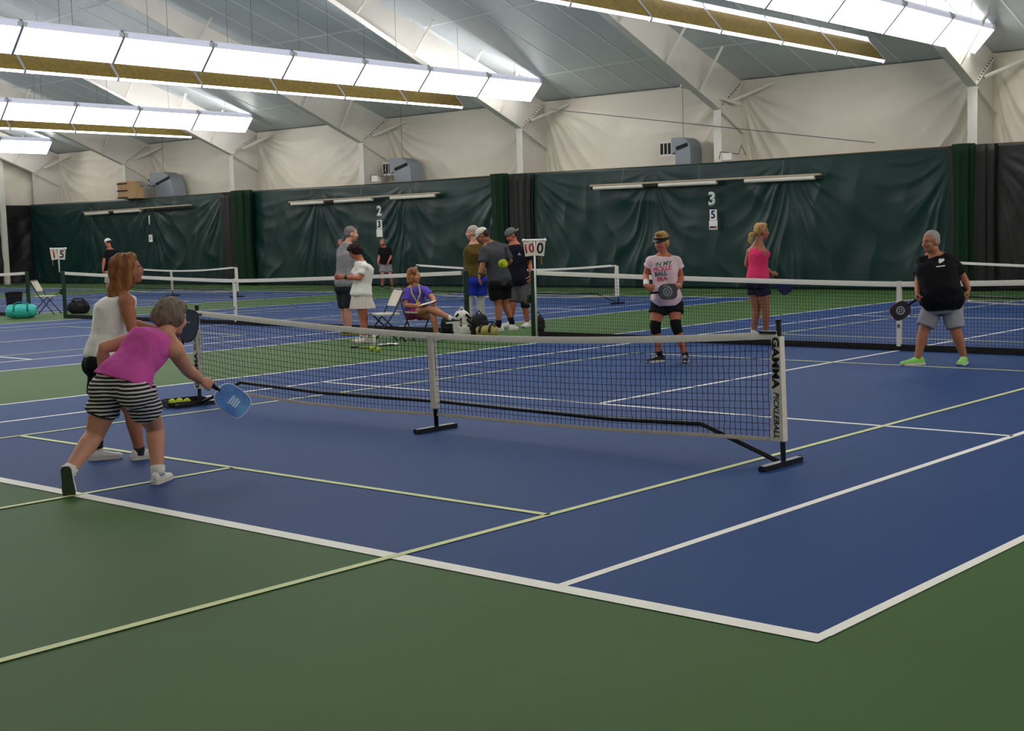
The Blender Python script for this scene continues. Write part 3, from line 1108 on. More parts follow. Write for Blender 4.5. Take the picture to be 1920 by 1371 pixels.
    def tank(s, m, q0=.12, q1=.80, inf=.014, flare=.010, bust=.0, belly=0.0, label=None, strap=.42, wr=.006, straps=True, sw=.028, yoke=0.0):
        mb = MB()
        s.torso(mb, q0, q1, inf, 18, flare=flare, belly=belly, wsc=.97)
        r = s.ring(.80, inf, wsc=.9)
        c = sum((Vector(p) for p in r), Vector()) / len(r)
        if straps:
            for e in 'LR':
                a = s.J['s' + e]
                top = s.cs[4].lerp(a, strap + .12) + s.spd * .045 * s.k
                f_ = s.ring(.70)[0]
                fw = s.fwd
                mid = s.cs[3].lerp(s.cs[4], .5)
                lat = (a - s.cs[4]) * (strap + .1)
                mb.tube([mid + lat + fw * (.095 * s.k * s.td), s.cs[4] + lat + fw * .06 * s.k + s.spd * .02 * s.k, top, s.cs[4] + lat - fw * .065 * s.k + s.spd * .015 * s.k, mid + lat - fw * (.095 * s.k * s.td)], sw * s.k, 10, ref=lat, flat=1.5, round_ends=True)
        if yoke:
            s.torso(mb, .7, yoke, inf, 8, wsc=.72)
        if bust:
            for sg in (-1, 1):
                mb.ball(s.cs[3] + s.shax * (sg * .07 * s.k) + s.fwd * (.085 * s.k), bust * s.k, nu=12, nv=8)
        return s.cloth('tank_top', mb, m, wr=wr, label=label)

    def shorts(s, m, frac=.5, q1=.30, inf=.016, leg_inf=.022, flare=.02, name='shorts', label=None, wr=.007, belly=0.0, q0=0.0):
        mb = MB()
        s.torso(mb, q0, q1, inf, 10, belly=belly)
        lr = s.leg_r()
        for e in 'LR':
            a, b = s.J['h' + e], s.J['k' + e]
            end = a.lerp(b, frac)
            mb.tube([a + s.spd * .03, a.lerp(b, frac * .5), end], [lr[0] + leg_inf, lr[0] + leg_inf, np.interp(frac, [0, .5, 1], [lr[0], lr[1], lr[2]]) + leg_inf + flare], 18)
            mb.ball(a - s.fwd * .035 * s.k, .098 * s.k * s.lw + leg_inf, nu=14, nv=10)
        return s.cloth(name, mb, m, wr=wr, label=label)

    def sleeve_band(s, name, a, b, t0, t1, r0, r1, m):
        p, q = a.lerp(b, t0), a.lerp(b, t1)
        return MB().tube([p, p.lerp(q, .5), q], [r0, (r0 + r1) / 2 * 1.04, r1], 16).build(name, m, s.t, smooth=True, angle=50)

    def shoe(s, e, d, m, sole, up=None, sole_h=.030, L=1.0, laces=True, ankle_up=None, sole_dark=None):
        k = s.k * L
        an = s.J['a' + e]
        d = s.vec(*d) if not isinstance(d, Vector) else d
        d = d.normalized()
        u = Vector(up) if up is not None else Z
        u = (u - d * u.dot(d)).normalized()
        w_ = d.cross(u)
        O = an - u * (.088 * k) if up is not None else Vector((an.x, an.y, max(0.0, an.z - .10 * k)))
        if up is None:
            O.z = 0.003
        P = lambda x, y, z: O + d * (x * k) + w_ * (y * k) + u * (z * k)
        stn = [(-.078, .022, .055), (-.066, .034, .088), (-.03, .039, .104), (.02, .041, .100), (.065, .044, .080), (.115, .048, .062), (.155, .048, .055), (.185, .042, .050), (.203, .026, .040)]
        rings = []
        for x, ww, hh in stn:
            ring = []
            for j in range(14):
                th = 2 * math.pi * j / 14
                c, sn = math.cos(th), math.sin(th)
                z = sole_h * .7 + (hh - sole_h * .7) * (max(sn, 0) ** .75) if sn > 0 else sole_h * .55
                ring.append(P(x, ww * (abs(c) ** .8) * math.copysign(1, c) * (1 if sn < .2 else .92), z))
            rings.append(ring)
        sh = MB().loft(rings).build('shoe', m, s.t, smooth=True)
        out = []
        xs = [-.088, -.082, -.06, -.02, .04, .09, .13, .17, .195, .208]
        ws = [.014, .030, .041, .043, .044, .050, .052, .046, .032, .012]
        top = [P(x, y, sole_h) for x, y in zip(xs, ws)] + [P(x, -y, sole_h) for x, y in reversed(list(zip(xs, ws)))]
        bot = [P(x, y * .96, 0.0 + (.012 if x > .17 else 0)) for x, y in zip(xs, ws)] + [P(x, -y * .96, 0.0 + (.012 if x > .17 else 0)) for x, y in reversed(list(zip(xs, ws)))]
        MB().loft([bot, top]).build('sole', sole, sh)
        if sole_dark is not None:
            ou = [P(x * .96, y * .9, -.004) for x, y in zip(xs, ws)] + [P(x * .96, -y * .9, -.004) for x, y in reversed(list(zip(xs, ws)))]
            MB().loft([ou, bot]).build('outsole', sole_dark, sh)
        if laces:
            for i in range(4):
                x = .045 + .022 * i
                hh = .090 - .0085 * i
                MB().tube([P(x, -.026, hh - .012), P(x + .003, 0, hh + .002), P(x, .026, hh - .012)], .0035 * k, 6).build('lace', M_lace, sh, smooth=True)
        return sh

    def sock(s, e, m, t0=.80, inf=.006):
        a, b = s.J['k' + e], s.J['a' + e]
        lr = s.leg_r()
        return MB().tube([a.lerp(b, t0), a.lerp(b, .9), b, b - Z * .03], [np.interp(t0, [.28, .65, 1], lr[3:]) + inf, lr[5] + inf + .002, lr[5] + inf, lr[5] + inf], 14).build('sock', m, s.t, smooth=True)

    # ---- hair
    def hair(s, m, balls, tubes=(), vox=.010, wr=.006, sc=26, st=(1, 1, .35), name='hair', smooth=3):
        mb = MB()
        q = s.k * s.hk
        for c, r in balls:
            s.hball(mb, c, r)
        for pts, rr in tubes:
            mb.tube([s.hp(*p) for p in pts], [x * q for x in rr], 12, round_ends=True)
        return s.cloth(name, mb, m, vox, smooth=smooth, wr=wr, sc=sc, st=st)

    SHORT = [((0, -.022, .044), (.080, .094, .084)), ((0, -.060, .0), (.066, .058, .062))]

    def cap(s, m, brim_dir=1, tilt=0.0, brim=None, strap=False, name='cap'):
        """rounded cap; brim_dir 1 forwards, -1 backwards"""
        q = s.k * s.hk
        rings = []
        for j in range(9):
            ph = (math.pi / 2) * j / 8 * .97
            rings.append([s.hp(.086 * math.cos(ph) * math.cos(a), -.012 + .104 * math.cos(ph) * math.sin(a), .042 + .082 * math.sin(ph)) for a in [2 * math.pi * i / 24 for i in range(24)]])
        low = [s.hp(.084 * math.cos(a), -.012 + .102 * math.sin(a), .022) for a in [2 * math.pi * i / 24 for i in range(24)]]
        c = MB().loft([low] + rings).build(name, m, s.t, smooth=True)
        top, bot = [], []
        for i in range(13):
            a = math.pi * (.14 + .72 * i / 12)
            x, y = .080 * math.cos(a), .098 * math.sin(a)
            top.append((x, y, .036))
        outp = []
        for i in range(13):
            a = math.pi * (.14 + .72 * i / 12)
            outp.append((.082 * math.cos(a), .098 * math.sin(a) + .072 * math.sin(math.pi * i / 12) ** .6, .036 - .018 * math.sin(math.pi * i / 12) - .012 * abs(math.cos(a))))
        loop = top + outp[::-1]
        yo = -.012
        A = [s.hp(x, yo + y * brim_dir, z - .006) for x, y, z in loop]
        B = [s.hp(x, yo + y * brim_dir, z + .0) for x, y, z in loop]
        n = len(loop)
        mb = MB()
        vs = A + B
        fs = []
        for i in range(12):
            fs.append((i, i + 1, n - 2 - i, n - 1 - i))
            fs.append((n + i, n + n - 1 - i, n + n - 2 - i, n + i + 1))
        for i in range(n):
            fs.append((i, (i + 1) % n, n + (i + 1) % n, n + i))
        mb.add(vs, fs)
        mb.build('brim', brim or m, c)
        MB().ball(s.hp(0, -.012, .125), .008 * q, nu=8, nv=6).build('button', m, c)
        return c

def bones(p):
    """printed by hand while posing: limb lengths in metres"""
    L = lambda a, b: round((p.J[a] - p.J[b]).length, 2)
    return dict(spine=L('pe', 'nk'), ual=L('sL', 'eL'), fal=L('eL', 'wL'), uar=L('sR', 'eR'), far=L('eR', 'wR'), thl=L('hL', 'kL'), shl=L('kL', 'aL'), thr=L('hR', 'kR'), shr=L('kR', 'aR'), head=L('hd', 'nk'), sh=L('sL', 'sR'), hip=L('hL', 'hR'))

def on_cloth(name, o, body, size, c, right, up, m, parent, bold=0.0, sx=1.0, shear=0.0, towards=None):
    """flat print that follows the cloth o"""
    me = text_mesh(body, size, bold, shear)
    bm = bmesh.new()
    bm.from_mesh(me)
    bmesh.ops.triangulate(bm, faces=bm.faces[:])
    bmesh.ops.subdivide_edges(bm, edges=[e for e in bm.edges if e.calc_length() > size * .25], cuts=1)
    bv = BVHTree.FromPolygons([v.co for v in o.data.vertices], [p.vertices[:] for p in o.data.polygons])
    right, up = Vector(right).normalized(), Vector(up).normalized()
    nrm = right.cross(up)
    for v in bm.verts:
        p = Vector(c) + right * (v.co.x * sx) + up * v.co.y + nrm * .5
        h = bv.ray_cast(p, -nrm, 1.0)
        v.co = (h[0] + nrm * .004) if h[0] is not None else Vector(c) + right * (v.co.x * sx) + up * v.co.y
    bm.to_mesh(me)
    bm.free()
    return link(name, me, m, parent)

# ---- paddles
M_grip = mat('grip_black', (20, 20, 22), 0.7, 0.2, 0.1, 60)
def paddle(label, hand_pt, d, nrm, face, edge, L=.165, emblem=None, w=.10, grip=.12, neck=.04):
    """hand_pt middle of the grip, d from grip to blade, nrm out of the face"""
    d = Vector(d).normalized()
    nrm = Vector(nrm)
    nrm = (nrm - d * nrm.dot(d)).normalized()
    sd = d.cross(nrm)
    c = Vector(hand_pt) + d * (grip * .5 + neck + L * .78)
    t = thing('paddle', label, 'paddle', Vector(hand_pt), 'pickleball paddles')
    def outline(f, off):
        o = []
        for i in range(32):
            a = 2 * math.pi * i / 32
            ca, sa = math.cos(a), math.sin(a)
            x = w * math.copysign(abs(ca) ** .55, ca)
            y = L * .78 * math.copysign(abs(sa) ** .62, sa)
            if sa < 0:
                x *= 1 - .25 * abs(sa) ** 2
            o.append(c + sd * (x * f) + d * (y * f) + nrm * off)
        return o
    MB().loft([outline(.975, -.0065), outline(.975, .0065)]).build('blade', face, t)
    MB().loft([outline(.97, -.008), outline(1.0, -.005), outline(1.0, .005), outline(.97, .008)]).build('edge_guard', edge, t)
    MB().loft([outline(.955, -.0075), outline(.955, .0088)]).build('face', face, t)
    g0 = Vector(hand_pt) - d * grip * .5
    MB().tube([g0, g0 + d * .01, g0 + d * grip, g0 + d * (grip + neck + .02)], [.0175, .0155, .0145, .013], 10, ref=nrm, flat=.85).build('grip', M_grip, t, smooth=True)
    return t, c, sd, d, nrm

def ring_mark(c, sd, d, nrm, r0, r1, m, parent, a0=0, a1=2 * math.pi, off=.0098):
    n = 24
    vs, fs = [], []
    for i in range(n + 1):
        a = a0 + (a1 - a0) * i / n
        for r in (r0, r1):
            vs.append(c + sd * (r * math.cos(a)) + d * (r * math.sin(a)) + nrm * off)
    for i in range(n):
        fs.append((2 * i, 2 * i + 1, 2 * i + 3, 2 * i + 2))
    me = bpy.data.meshes.new('emblem')
    me.from_pydata(vs, [], fs)
    return link('emblem', me, m, parent)

# ---------------------------------------------------------------- the cast (pixel joints lie in the photo; offsets are metres away from the viewer)
def stripes_mat():
    m = mat('striped_cotton', (70, 66, 72), 0.8, 0.15)
    nt = m.node_tree
    b = nt.nodes['Principled BSDF']
    tc = nt.nodes.new('ShaderNodeTexCoord')
    sep = nt.nodes.new('ShaderNodeSeparateXYZ')
    nt.links.new(tc.outputs['Object'], sep.inputs[0])
    ns = nt.nodes.new('ShaderNodeTexNoise')
    ns.inputs['Scale'].default_value = 5
    nt.links.new(tc.outputs['Object'], ns.inputs['Vector'])
    a = nt.nodes.new('ShaderNodeMath')
    a.operation = 'MULTIPLY_ADD'
    a.inputs[1].default_value = .03
    nt.links.new(ns.outputs['Fac'], a.inputs[0])
    nt.links.new(sep.outputs['Z'], a.inputs[2])
    f = nt.nodes.new('ShaderNodeMath')
    f.operation = 'MULTIPLY'
    f.inputs[1].default_value = 1 / .0265
    nt.links.new(a.outputs[0], f.inputs[0])
    fr = nt.nodes.new('ShaderNodeMath')
    fr.operation = 'FRACT'
    nt.links.new(f.outputs[0], fr.inputs[0])
    r = nt.nodes.new('ShaderNodeValToRGB')
    r.color_ramp.interpolation = 'CONSTANT'
    r.color_ramp.elements[0].color = lin((42, 38, 46)) + (1,)
    r.color_ramp.elements[1].position = .55
    r.color_ramp.elements[1].color = lin((216, 212, 210)) + (1,)
    nt.links.new(fr.outputs[0], r.inputs[0])
    nt.links.new(r.outputs[0], b.inputs['Base Color'])
    return m

def fab(n, c, var=.05, rough=.85):
    return mat('fabric_' + n, c, rough, .15, var, 14)

M_shoew = mat('shoe_white', (224, 222, 218), .6, .25, .04, 30)
M_solew = mat('sole_white', (214, 210, 204), .7, .2)
M_soleg = mat('sole_green', (62, 76, 60), .8, .2, .2, 50)
M_soleb = mat('sole_black', (26, 26, 28), .8, .2)
M_shoeb = mat('shoe_black', (30, 30, 33), .6, .25, .1, 30)

# A: woman in the orchid tank top, lunging
p = A = Person('woman in an orchid pink tank top and striped shorts lunging with a blue paddle', (303, 906), k=.97, skin='fair', vox=.009, female=True, facing=(.62, .78), face=(.86, .46, -.22), tw=1.02, td=1.0, lw=1.12, headk=1.08)
p.joints(hd=(322, 595, .10), nk=(311, 627, .03), pe=(232, 714, -.12), sL=(258, 628, .14), sR=(327, 648, -.08), eL=(194, 652, .13), wL=(193, 705, .27), eR=(352, 694, .07), wR=(377, 713, .20),
         hL=(205, 732, -.05), hR=(257, 735, -.18), kL=(178, 815, -.02), aL=(129, 884, -.21), kR=(290, 800, .10), aR=(296, 882, .0))
p.bend = .05
p.hand('R', p.vec(.85, .25, -.55), p.vec(.1, .9, -.25), p.vec(.4, .1, .9), curl=.8)
p.hand('L', p.vec(.2, .5, -.8), p.vec(.6, -.3, .1), p.vec(0, 1, .2), curl=.4)
p.build_body()
p.tank(fab('orchid', (212, 90, 172)), q0=.15, q1=.84, inf=.018, flare=.022, bust=.055, strap=.52, sw=.034, yoke=.95, wr=.008)
p.shorts(stripes_mat(), frac=.52, q1=.24, inf=.017, leg_inf=.011, flare=.018)
p.shorts(fab('short_lining', (58, 62, 84)), frac=.57, q1=.1, inf=-.02, leg_inf=-.006, flare=.018, name='short_lining')
M_greyhair = mat('hair_grey', (150, 134, 120), .75, .15, .3, 34, .4, 60, stretch=(1, 1, .3), rgb2=(92, 78, 68))
p.hair(M_greyhair, [((0, -.022, .040), (.098, .104, .094)), ((0, -.06, -.005), (.088, .078, .078)), ((-.05, .0, .0), (.05, .062, .068)), ((.05, .0, .0), (.05, .062, .068)), ((0, .03, .075), (.072, .058, .045))], wr=.012, sc=22, st=(1, 1, .5))
p.face()
MB().tube([p.hp(-.05, -.05, -.10), p.hp(0, -.07, -.105), p.hp(.05, -.05, -.10), p.hp(.055, .0, -.105)], .012, 8).build('collar', mat('collar_red', (190, 40, 70)), p.t)
p.shoe('R', (.42, .9), M_shoew, M_solew, L=.9)
p.shoe('L', (.04, .30, -.95), M_shoew, M_solew, up=p.vec(.12, .92, .30), sole_dark=M_soleg, L=.88)
for e in 'LR':
    p.sock(e, fab('sock_white', (226, 224, 220)), .9)
hp_ = p.J['wR'] + p.vec(.85, .25, -.55).normalized() * .085 + p.vec(.1, .1, .2) * .03
M_pb = mat('paddle_blue', (104, 168, 226), .4, .4, .3, 7, rgb2=(58, 74, 178))
pd, c_, sd_, d_, n_ = paddle('blue paddle swung by the woman in the orchid tank top', hp_, p.vec(.74, .05, -.66), p.vec(.12, -1, .15), M_pb, mat('edge_white', (220, 224, 232)), grip=.07, neck=.015)
for i in range(4):
    MB().box(c_ + n_ * .0095 + d_ * (.018 * i - .01), (.07 - .012 * (i % 2), .001, .011), Matrix((sd_, -n_, d_)).transposed()).build('face_print', mat('print_pale', (206, 222, 240)), pd)

# B: woman in the white tank top
p = B = Person('auburn haired woman in a white ribbed tank top and black shorts, seen in profile', (226, 864), k=1.0, skin='brown', vox=.009, female=True, facing=(.97, .24), face=(.985, .12, .10), tw=1.0, td=1.02)
p.joints(hd=(241, 506, 0), nk=(226, 546, 0), pe=(195, 667, 0), sL=(224, 560, .165), sR=(238, 560, -.165), eL=(243, 606, .22), wL=(300, 620, .16), eR=(247, 617, -.20), wR=(318, 650, -.02),
         hL=(188, 684, .095), hR=(194, 684, -.095), kL=(188, 763, .10), aL=(183, 833, .10), kR=(246, 770, -.05), aR=(262, 846, -.02))
p.bend = .02
p.hand('R', p.vec(.9, .1, .3), p.vec(-.1, 1, 0), p.vec(0, 0, 1), curl=.9)
p.hand('L', p.vec(.9, -.1, .2), p.vec(0, -1, 0), p.vec(0, 0, 1), curl=.5)
p.build_body()
p.tank(mat('ribbed_white', (246, 244, 238), .8, .15, .03, 10, .3, 60, stretch=(.2, .2, 5)), q0=.12, q1=.84, inf=.016, bust=.074, strap=.34, wr=.007)
p.shorts(fab('black_knit', (22, 22, 26)), frac=.70, q1=.22, inf=.008, leg_inf=.006, flare=.016)
M_auburn = mat('hair_auburn', (168, 112, 66), .6, .25, .35, 26, .4, 60, stretch=(1, 1, .15), rgb2=(96, 56, 32))
p.hair(M_auburn, [((0, -.030, .046), (.092, .104, .090)), ((0, -.075, -.03), (.085, .075, .10)), ((0, -.10, -.12), (.085, .062, .09)), ((0, -.125, -.20), (.088, .055, .055)), ((.062, -.02, -.05), (.026, .048, .10)), ((-.062, -.02, -.05), (.026, .048, .10)), ((0, .022, .095), (.066, .05, .034))],
       [([(.07, -.01, .03), (.08, -.03, -.08), (.07, -.08, -.19), (.05, -.12, -.25)], [.03, .035, .035, .02]), ([(-.07, -.01, .03), (-.08, -.03, -.08), (-.07, -.08, -.19), (-.05, -.12, -.25)], [.03, .035, .035, .02]), ([(0, -.13, -.12), (.01, -.15, -.22), (-.01, -.175, -.27)], [.05, .045, .018])], wr=.012, sc=24, st=(1, 1, .25))
p.face((90, 60, 44))
for e, dd in (('R', (.95, .25)), ('L', (.97, .15))):
    p.shoe(e, dd, M_shoew, M_solew, L=.86, sole_h=.036)
    p.sock(e, fab('sock_dark', (52, 52, 60)), .95, .003)
hp_ = p.pt(340, 654, 0)
pd, c_, sd_, d_, n_ = paddle('slate blue paddle held up beside the net post', hp_, p.vec(.2, .05, .9), p.vec(-.35, -.95, .1), mat('paddle_slate', (62, 74, 98), .45, .35), mat('edge_dark', (30, 32, 40)), grip=.08, neck=.01)
MB().box(c_ + n_ * .01 + d_ * .03, (.07, .002, .012), Matrix((sd_, -n_, d_)).transposed()).build('face_print', mat('print_grey', (150, 156, 168)), pd)

# C: woman in the pale pink tee
p = C = Person('woman in a pale pink slogan tee, dark visor and black knee braces', (1259, 679), k=.97, skin='red', vox=.011, female=True, facing=(-.22, -.97), face=(-.42, -.90, -.08), tw=1.04, td=1.05, lw=1.02, headk=1.06)
p.joints(hd=(1240, 455, -.03), nk=(1244, 478, 0), pe=(1249, 558, 0), sL=(1221, 487, -.02), sR=(1268, 487, .04), eL=(1211, 515, .03), wL=(1212, 536, -.18), eR=(1277, 520, .08), wR=(1274, 537, -.14),
         hL=(1236, 572, 0), hR=(1264, 572, .02), kL=(1228, 611, -.06), aL=(1236, 663, .0), kR=(1267, 609, -.06), aR=(1285, 667, .0))
p.hand('L', p.vec(.8, -.35, -.5), p.vec(.3, .9, .1), p.vec(.3, -.2, .9), curl=.9)
p.hand('R', p.vec(-.85, -.35, -.3), p.vec(-.3, .9, .1), p.vec(0, -.2, .9), curl=.45, spread=.3)
p.build_body()
tee = p.tee(fab('pale_pink', (228, 200, 206)), q0=.05, q1=.95, inf=.022, sleeve=.42, sl_inf=.024, flare=.012, wr=.010)
ctr = p.pt(1247, 510, -.2)
rr_, uu_ = p.R - p.F * .2, Z
for i, (tx, sz, col) in enumerate((('IN MY', .074, (58, 104, 92)), ('PICKLE', .074, (214, 60, 110)), ('BALL', .074, (70, 84, 84)), ('ERA', .074, (206, 70, 104)))):
    on_cloth('shirt_print', tee, tx, sz, p.pt((1241, 1239, 1237, 1239)[i], (495.5, 504.5, 514, 524)[i], -.2), rr_ + Z * .12, uu_, mat('tee_print_%d' % i, col), p.t, bold=.002, sx=1.0)
p.shorts(fab('black_sport', (24, 25, 28)), frac=.42, q1=.2, inf=.018, leg_inf=.022, flare=.018)
for e in 'LR':
    a, b = p.J['h' + e], p.J['k' + e]
    lr = p.leg_r()
    k0, k1 = a.lerp(b, .80), p.J['k' + e].lerp(p.J['a' + e], .26)
    MB().tube([k0, b, k1], [lr[2] + .016, lr[2] + .013, lr[3] + .007], 16).build('knee_brace', mat('brace_black', (14, 14, 16), .7, .2), p.t, smooth=True, angle=60)
    p.sock(e, fab('sock_black', (24, 24, 26)), .93, .004)
p.shoe('L', (-.8, -.55), M_shoeb, M_solew, laces=True)
p.shoe('R', (-.05, -1), M_shoeb, M_solew, laces=True)
M_blond = mat('hair_blond', (206, 168, 108), .65, .2, .25, 34, .3, 60, stretch=(1, 1, .3), rgb2=(140, 104, 62))
p.hair(M_blond, [((0, -.026, .052), (.088, .098, .088)), ((0, -.065, -.01), (.076, .06, .07)), ((-.05, -.02, .0), (.042, .05, .05)), ((.05, -.02, .0), (.042, .05, .05)), ((0, .035, .108), (.06, .055, .03))], wr=.010)
p.face()
vz = MB()
vr = []
for i in range(17):
    a = math.pi * i / 16
    vr.append(a)
band = MB().loft([[p.hp(.090 * math.cos(a), -.012 + .112 * math.sin(a), z) for a in [2 * math.pi * i / 24 for i in range(24)]] for z in (.034, .062)]).build('visor', mat('visor_black', (20, 20, 24), .5, .3), p.t, smooth=True, angle=50)
pts = [(.086 * math.cos(math.pi * (.1 + .8 * i / 12)), .1 * math.sin(math.pi * (.1 + .8 * i / 12)), .042) for i in range(13)]
outp = [(x * 1.02, y + .07 * math.sin(math.pi * i / 12) ** .6, .030 - .006 * math.sin(math.pi * i / 12)) for i, (x, y, z) in enumerate(pts)]
mbv = MB()
n = 13
mbv.add([p.hp(*q) for q in pts] + [p.hp(*q) for q in outp] + [p.hp(q[0], q[1], q[2] - .006) for q in pts] + [p.hp(q[0], q[1], q[2] - .006) for q in outp],
        [f for i in range(12) for f in ((i, i + 1, n + i + 1, n + i), (2 * n + i, 3 * n + i, 3 * n + i + 1, 2 * n + i + 1), (n + i, n + i + 1, 3 * n + i + 1, 3 * n + i))])
mbv.build('brim', MATS['visor_black'], band)
p.sleeve_band('wristband', p.J['eL'], p.J['wL'], .60, .98, .037, .033, fab('terry_white', (228, 224, 220)))
p.sleeve_band('watch', p.J['eR'], p.J['wR'], .90, .99, .031, .030, M_shoew)
M_pgrey = mat('paddle_grey', (74, 74, 78), .5, .3, .08, 20)
hpL = p.pt(1226, 549, -.30)
pd, c_, sd_, d_, n_ = paddle('charcoal paddle held at the waist of the woman in the pale pink tee', hpL, p.vec(1, -.05, .05), p.vec(.05, -1, .12), M_pgrey, M_shoeb, L=.15, w=.098, grip=.09, neck=.01)
ring_mark(c_, sd_, d_, n_, .045, .055, mat('print_light', (168, 168, 172)), pd)
ring_mark(c_, sd_, d_, n_, .018, .028, MATS['print_light'], pd)
ring_mark(c_ - d_ * .02, sd_, d_, n_, .070, .078, MATS['print_light'], pd, 1.2, 3.6)

# D: heavyset player in black
p = D = Person('heavyset player in a black tee, grey shorts and lime green shoes', (1762, 684), k=.98, skin='brown', vox=.012, facing=(-.42, -.90), face=(-.72, -.69, -.06), tw=1.42, td=1.65, lw=1.14, headk=1.12)
p.joints(hd=(1745, 453, -.06), nk=(1750, 474, 0), pe=(1766, 564, 0), sL=(1730, 488, .02), sR=(1786, 489, .05), eL=(1722, 526, .02), wL=(1720, 549, -.14), eR=(1807, 521, .10), wR=(1816, 544, -.04),
         hL=(1749, 578, 0), hR=(1784, 578, .02), kL=(1732, 620, -.05), aL=(1721, 670, -.08), kR=(1793, 624, -.02), aR=(1807, 667, .04))
p.hand('L', p.vec(-.15, -.45, -.85), p.vec(.9, -.2, 0), p.vec(-.2, -1, .2), curl=.85)
p.hand('R', p.vec(-.12, -.2, -1), p.vec(-.9, .1, 0), p.vec(-.2, -1, .2), curl=.3)
p.build_body(neck_r=.060, belly=.05)
tee = p.tee(fab('black_tee', (20, 20, 23)), q0=.05, q1=.95, inf=.026, sleeve=.72, sl_inf=.022, flare=.012, belly=.075, wr=.011)
place_c = p.pt(1759, 494, -.3)
on_cloth('shirt_print', tee, '♥', .048, p.pt(1755.5, 490.5, -.3), p.R - p.F * .3, Z, mat('print_white', (226, 226, 226)), p.t, bold=.003)
on_cloth('shirt_print', tee, '~~~', .05, p.pt(1758.5, 499.5, -.3), p.R - p.F * .3 + Z * .12, Z, MATS['print_white'], p.t, bold=.003)
p.shorts(fab('heather_grey', (146, 146, 152)), frac=.82, q1=.16, inf=.018, leg_inf=.020, flare=.018, belly=.03)
M_lime = mat('shoe_lime', (138, 214, 92), .6, .25, .06, 30)
p.shoe('L', (-.92, -.38), M_lime, M_solew, L=1.05)
p.shoe('R', (-.25, -.97), M_lime, M_solew, L=1.05)
for sh in [o for o in p.t.children if o.name.startswith('shoe')]:
    pass
p.hair(mat('hair_silver', (158, 152, 150), .8, .1, .2, 50, .3, 90), [((0, -.020, .040), (.078, .094, .084)), ((0, -.055, .0), (.066, .055, .06))], wr=.004)
p.face((130, 110, 100))
p.hball(MB(), (0, 0, 0), (.01, .01, .01))
M_glass = mat('spectacle_wire', (60, 58, 58), .4, .5)
for sg in (-1, 1):
    c0 = p.hp(sg * .031, .096, .004)
    MB().tube([c0 + p.hr * (.02 * math.cos(a)) + p.hu * (.014 * math.sin(a)) for a in [2 * math.pi * i / 14 for i in range(15)]], .0022, 5).build('spectacle_rim', M_glass, p.t)
    MB().tube([p.hp(sg * .051, .094, .006), p.hp(sg * .078, .0, .006)], .002, 5).build('spectacle_arm', M_glass, p.t)
hpL = p.J['wL'] + p.vec(-.15, -.45, -.85).normalized() * .09
pd, c_, sd_, d_, n_ = paddle('black paddle with a red edge held low by the player in black', hpL, p.vec(-.78, -.1, -.55), p.vec(.15, -1, .1), mat('paddle_dark', (36, 36, 40), .5, .3), mat('edge_red', (150, 36, 60)), L=.15)
ring_mark(c_, sd_, d_, n_, .035, .050, MATS['print_light'], pd)
ring_mark(c_, sd_, d_, n_, .012, .022, MATS['print_light'], pd)

# E: woman with the ponytail on the far side of the tennis net
p = E_ = Person('blonde ponytailed woman in a hot pink tank top behind the tennis net, seen from behind', (1424, 638), k=1.03, skin='brown', vox=.012, female=True, facing=(.72, .70), face=(.93, .36, -.04))
p.joints(hd=(1429, 435, 0), nk=(1423, 453, 0), pe=(1421, 522, 0), sL=(1407, 469, .10), sR=(1432, 470, -.08), eL=(1400, 496, .16), wL=(1418, 516, .25), eR=(1427, 497, -.08), wR=(1446, 512, .08),
         hL=(1413, 532, .06), hR=(1430, 533, -.05), kL=(1418, 582, .03), aL=(1413, 623, .02), kR=(1436, 584, -.03), aR=(1436, 626, -.02))
p.hand('R', p.vec(.75, .3, -.45), p.vec(-.2, .9, .2), p.vec(.2, -.2, .9), curl=.8)
p.hand('L', p.vec(.8, .4, -.2), p.vec(0, -.9, 0), p.vec(0, 0, 1), curl=.5)
p.build_body()
p.tank(fab('hot_pink', (222, 56, 104)), q0=.14, q1=.80, inf=.012, bust=.06, strap=.22, sw=.026)
p.shorts(fab('navy_skort', (30, 32, 54)), frac=.40, q1=.17, inf=.016, leg_inf=.010, flare=.022, name='skort')
p.hair(M_blond, [((0, -.028, .048), (.088, .100, .088)), ((0, -.07, .0), (.076, .06, .07)), ((0, .03, .1), (.06, .05, .03))], [([(0, -.12, .0), (0, -.165, -.04), (0, -.175, -.13), (0, -.15, -.2)], [.024, .036, .034, .012])], wr=.010)
p.face()
MB().tube([p.hp(.0, -.13, -.005), p.hp(0, -.145, -.015)], .03, 10).build('hair_tie', M_black, p.t)
for e, dd in (('L', (.5, .85)), ('R', (.85, .5))):
    p.shoe(e, dd, mat('shoe_violet', (92, 84, 196), .6, .25, .2, 40), M_solew, L=.95)
    p.sock(e, fab('sock_white', (226, 224, 220)), .92, .004)
hp_ = p.J['wR'] + p.vec(.7, .2, -.6).normalized() * .09
paddle('navy paddle held by the ponytailed woman', hp_, p.vec(.62, .05, -.78), p.vec(-.1, -1, .1), mat('paddle_navy', (34, 38, 92), .45, .35), MATS['edge_dark'], grip=.09, neck=.01)

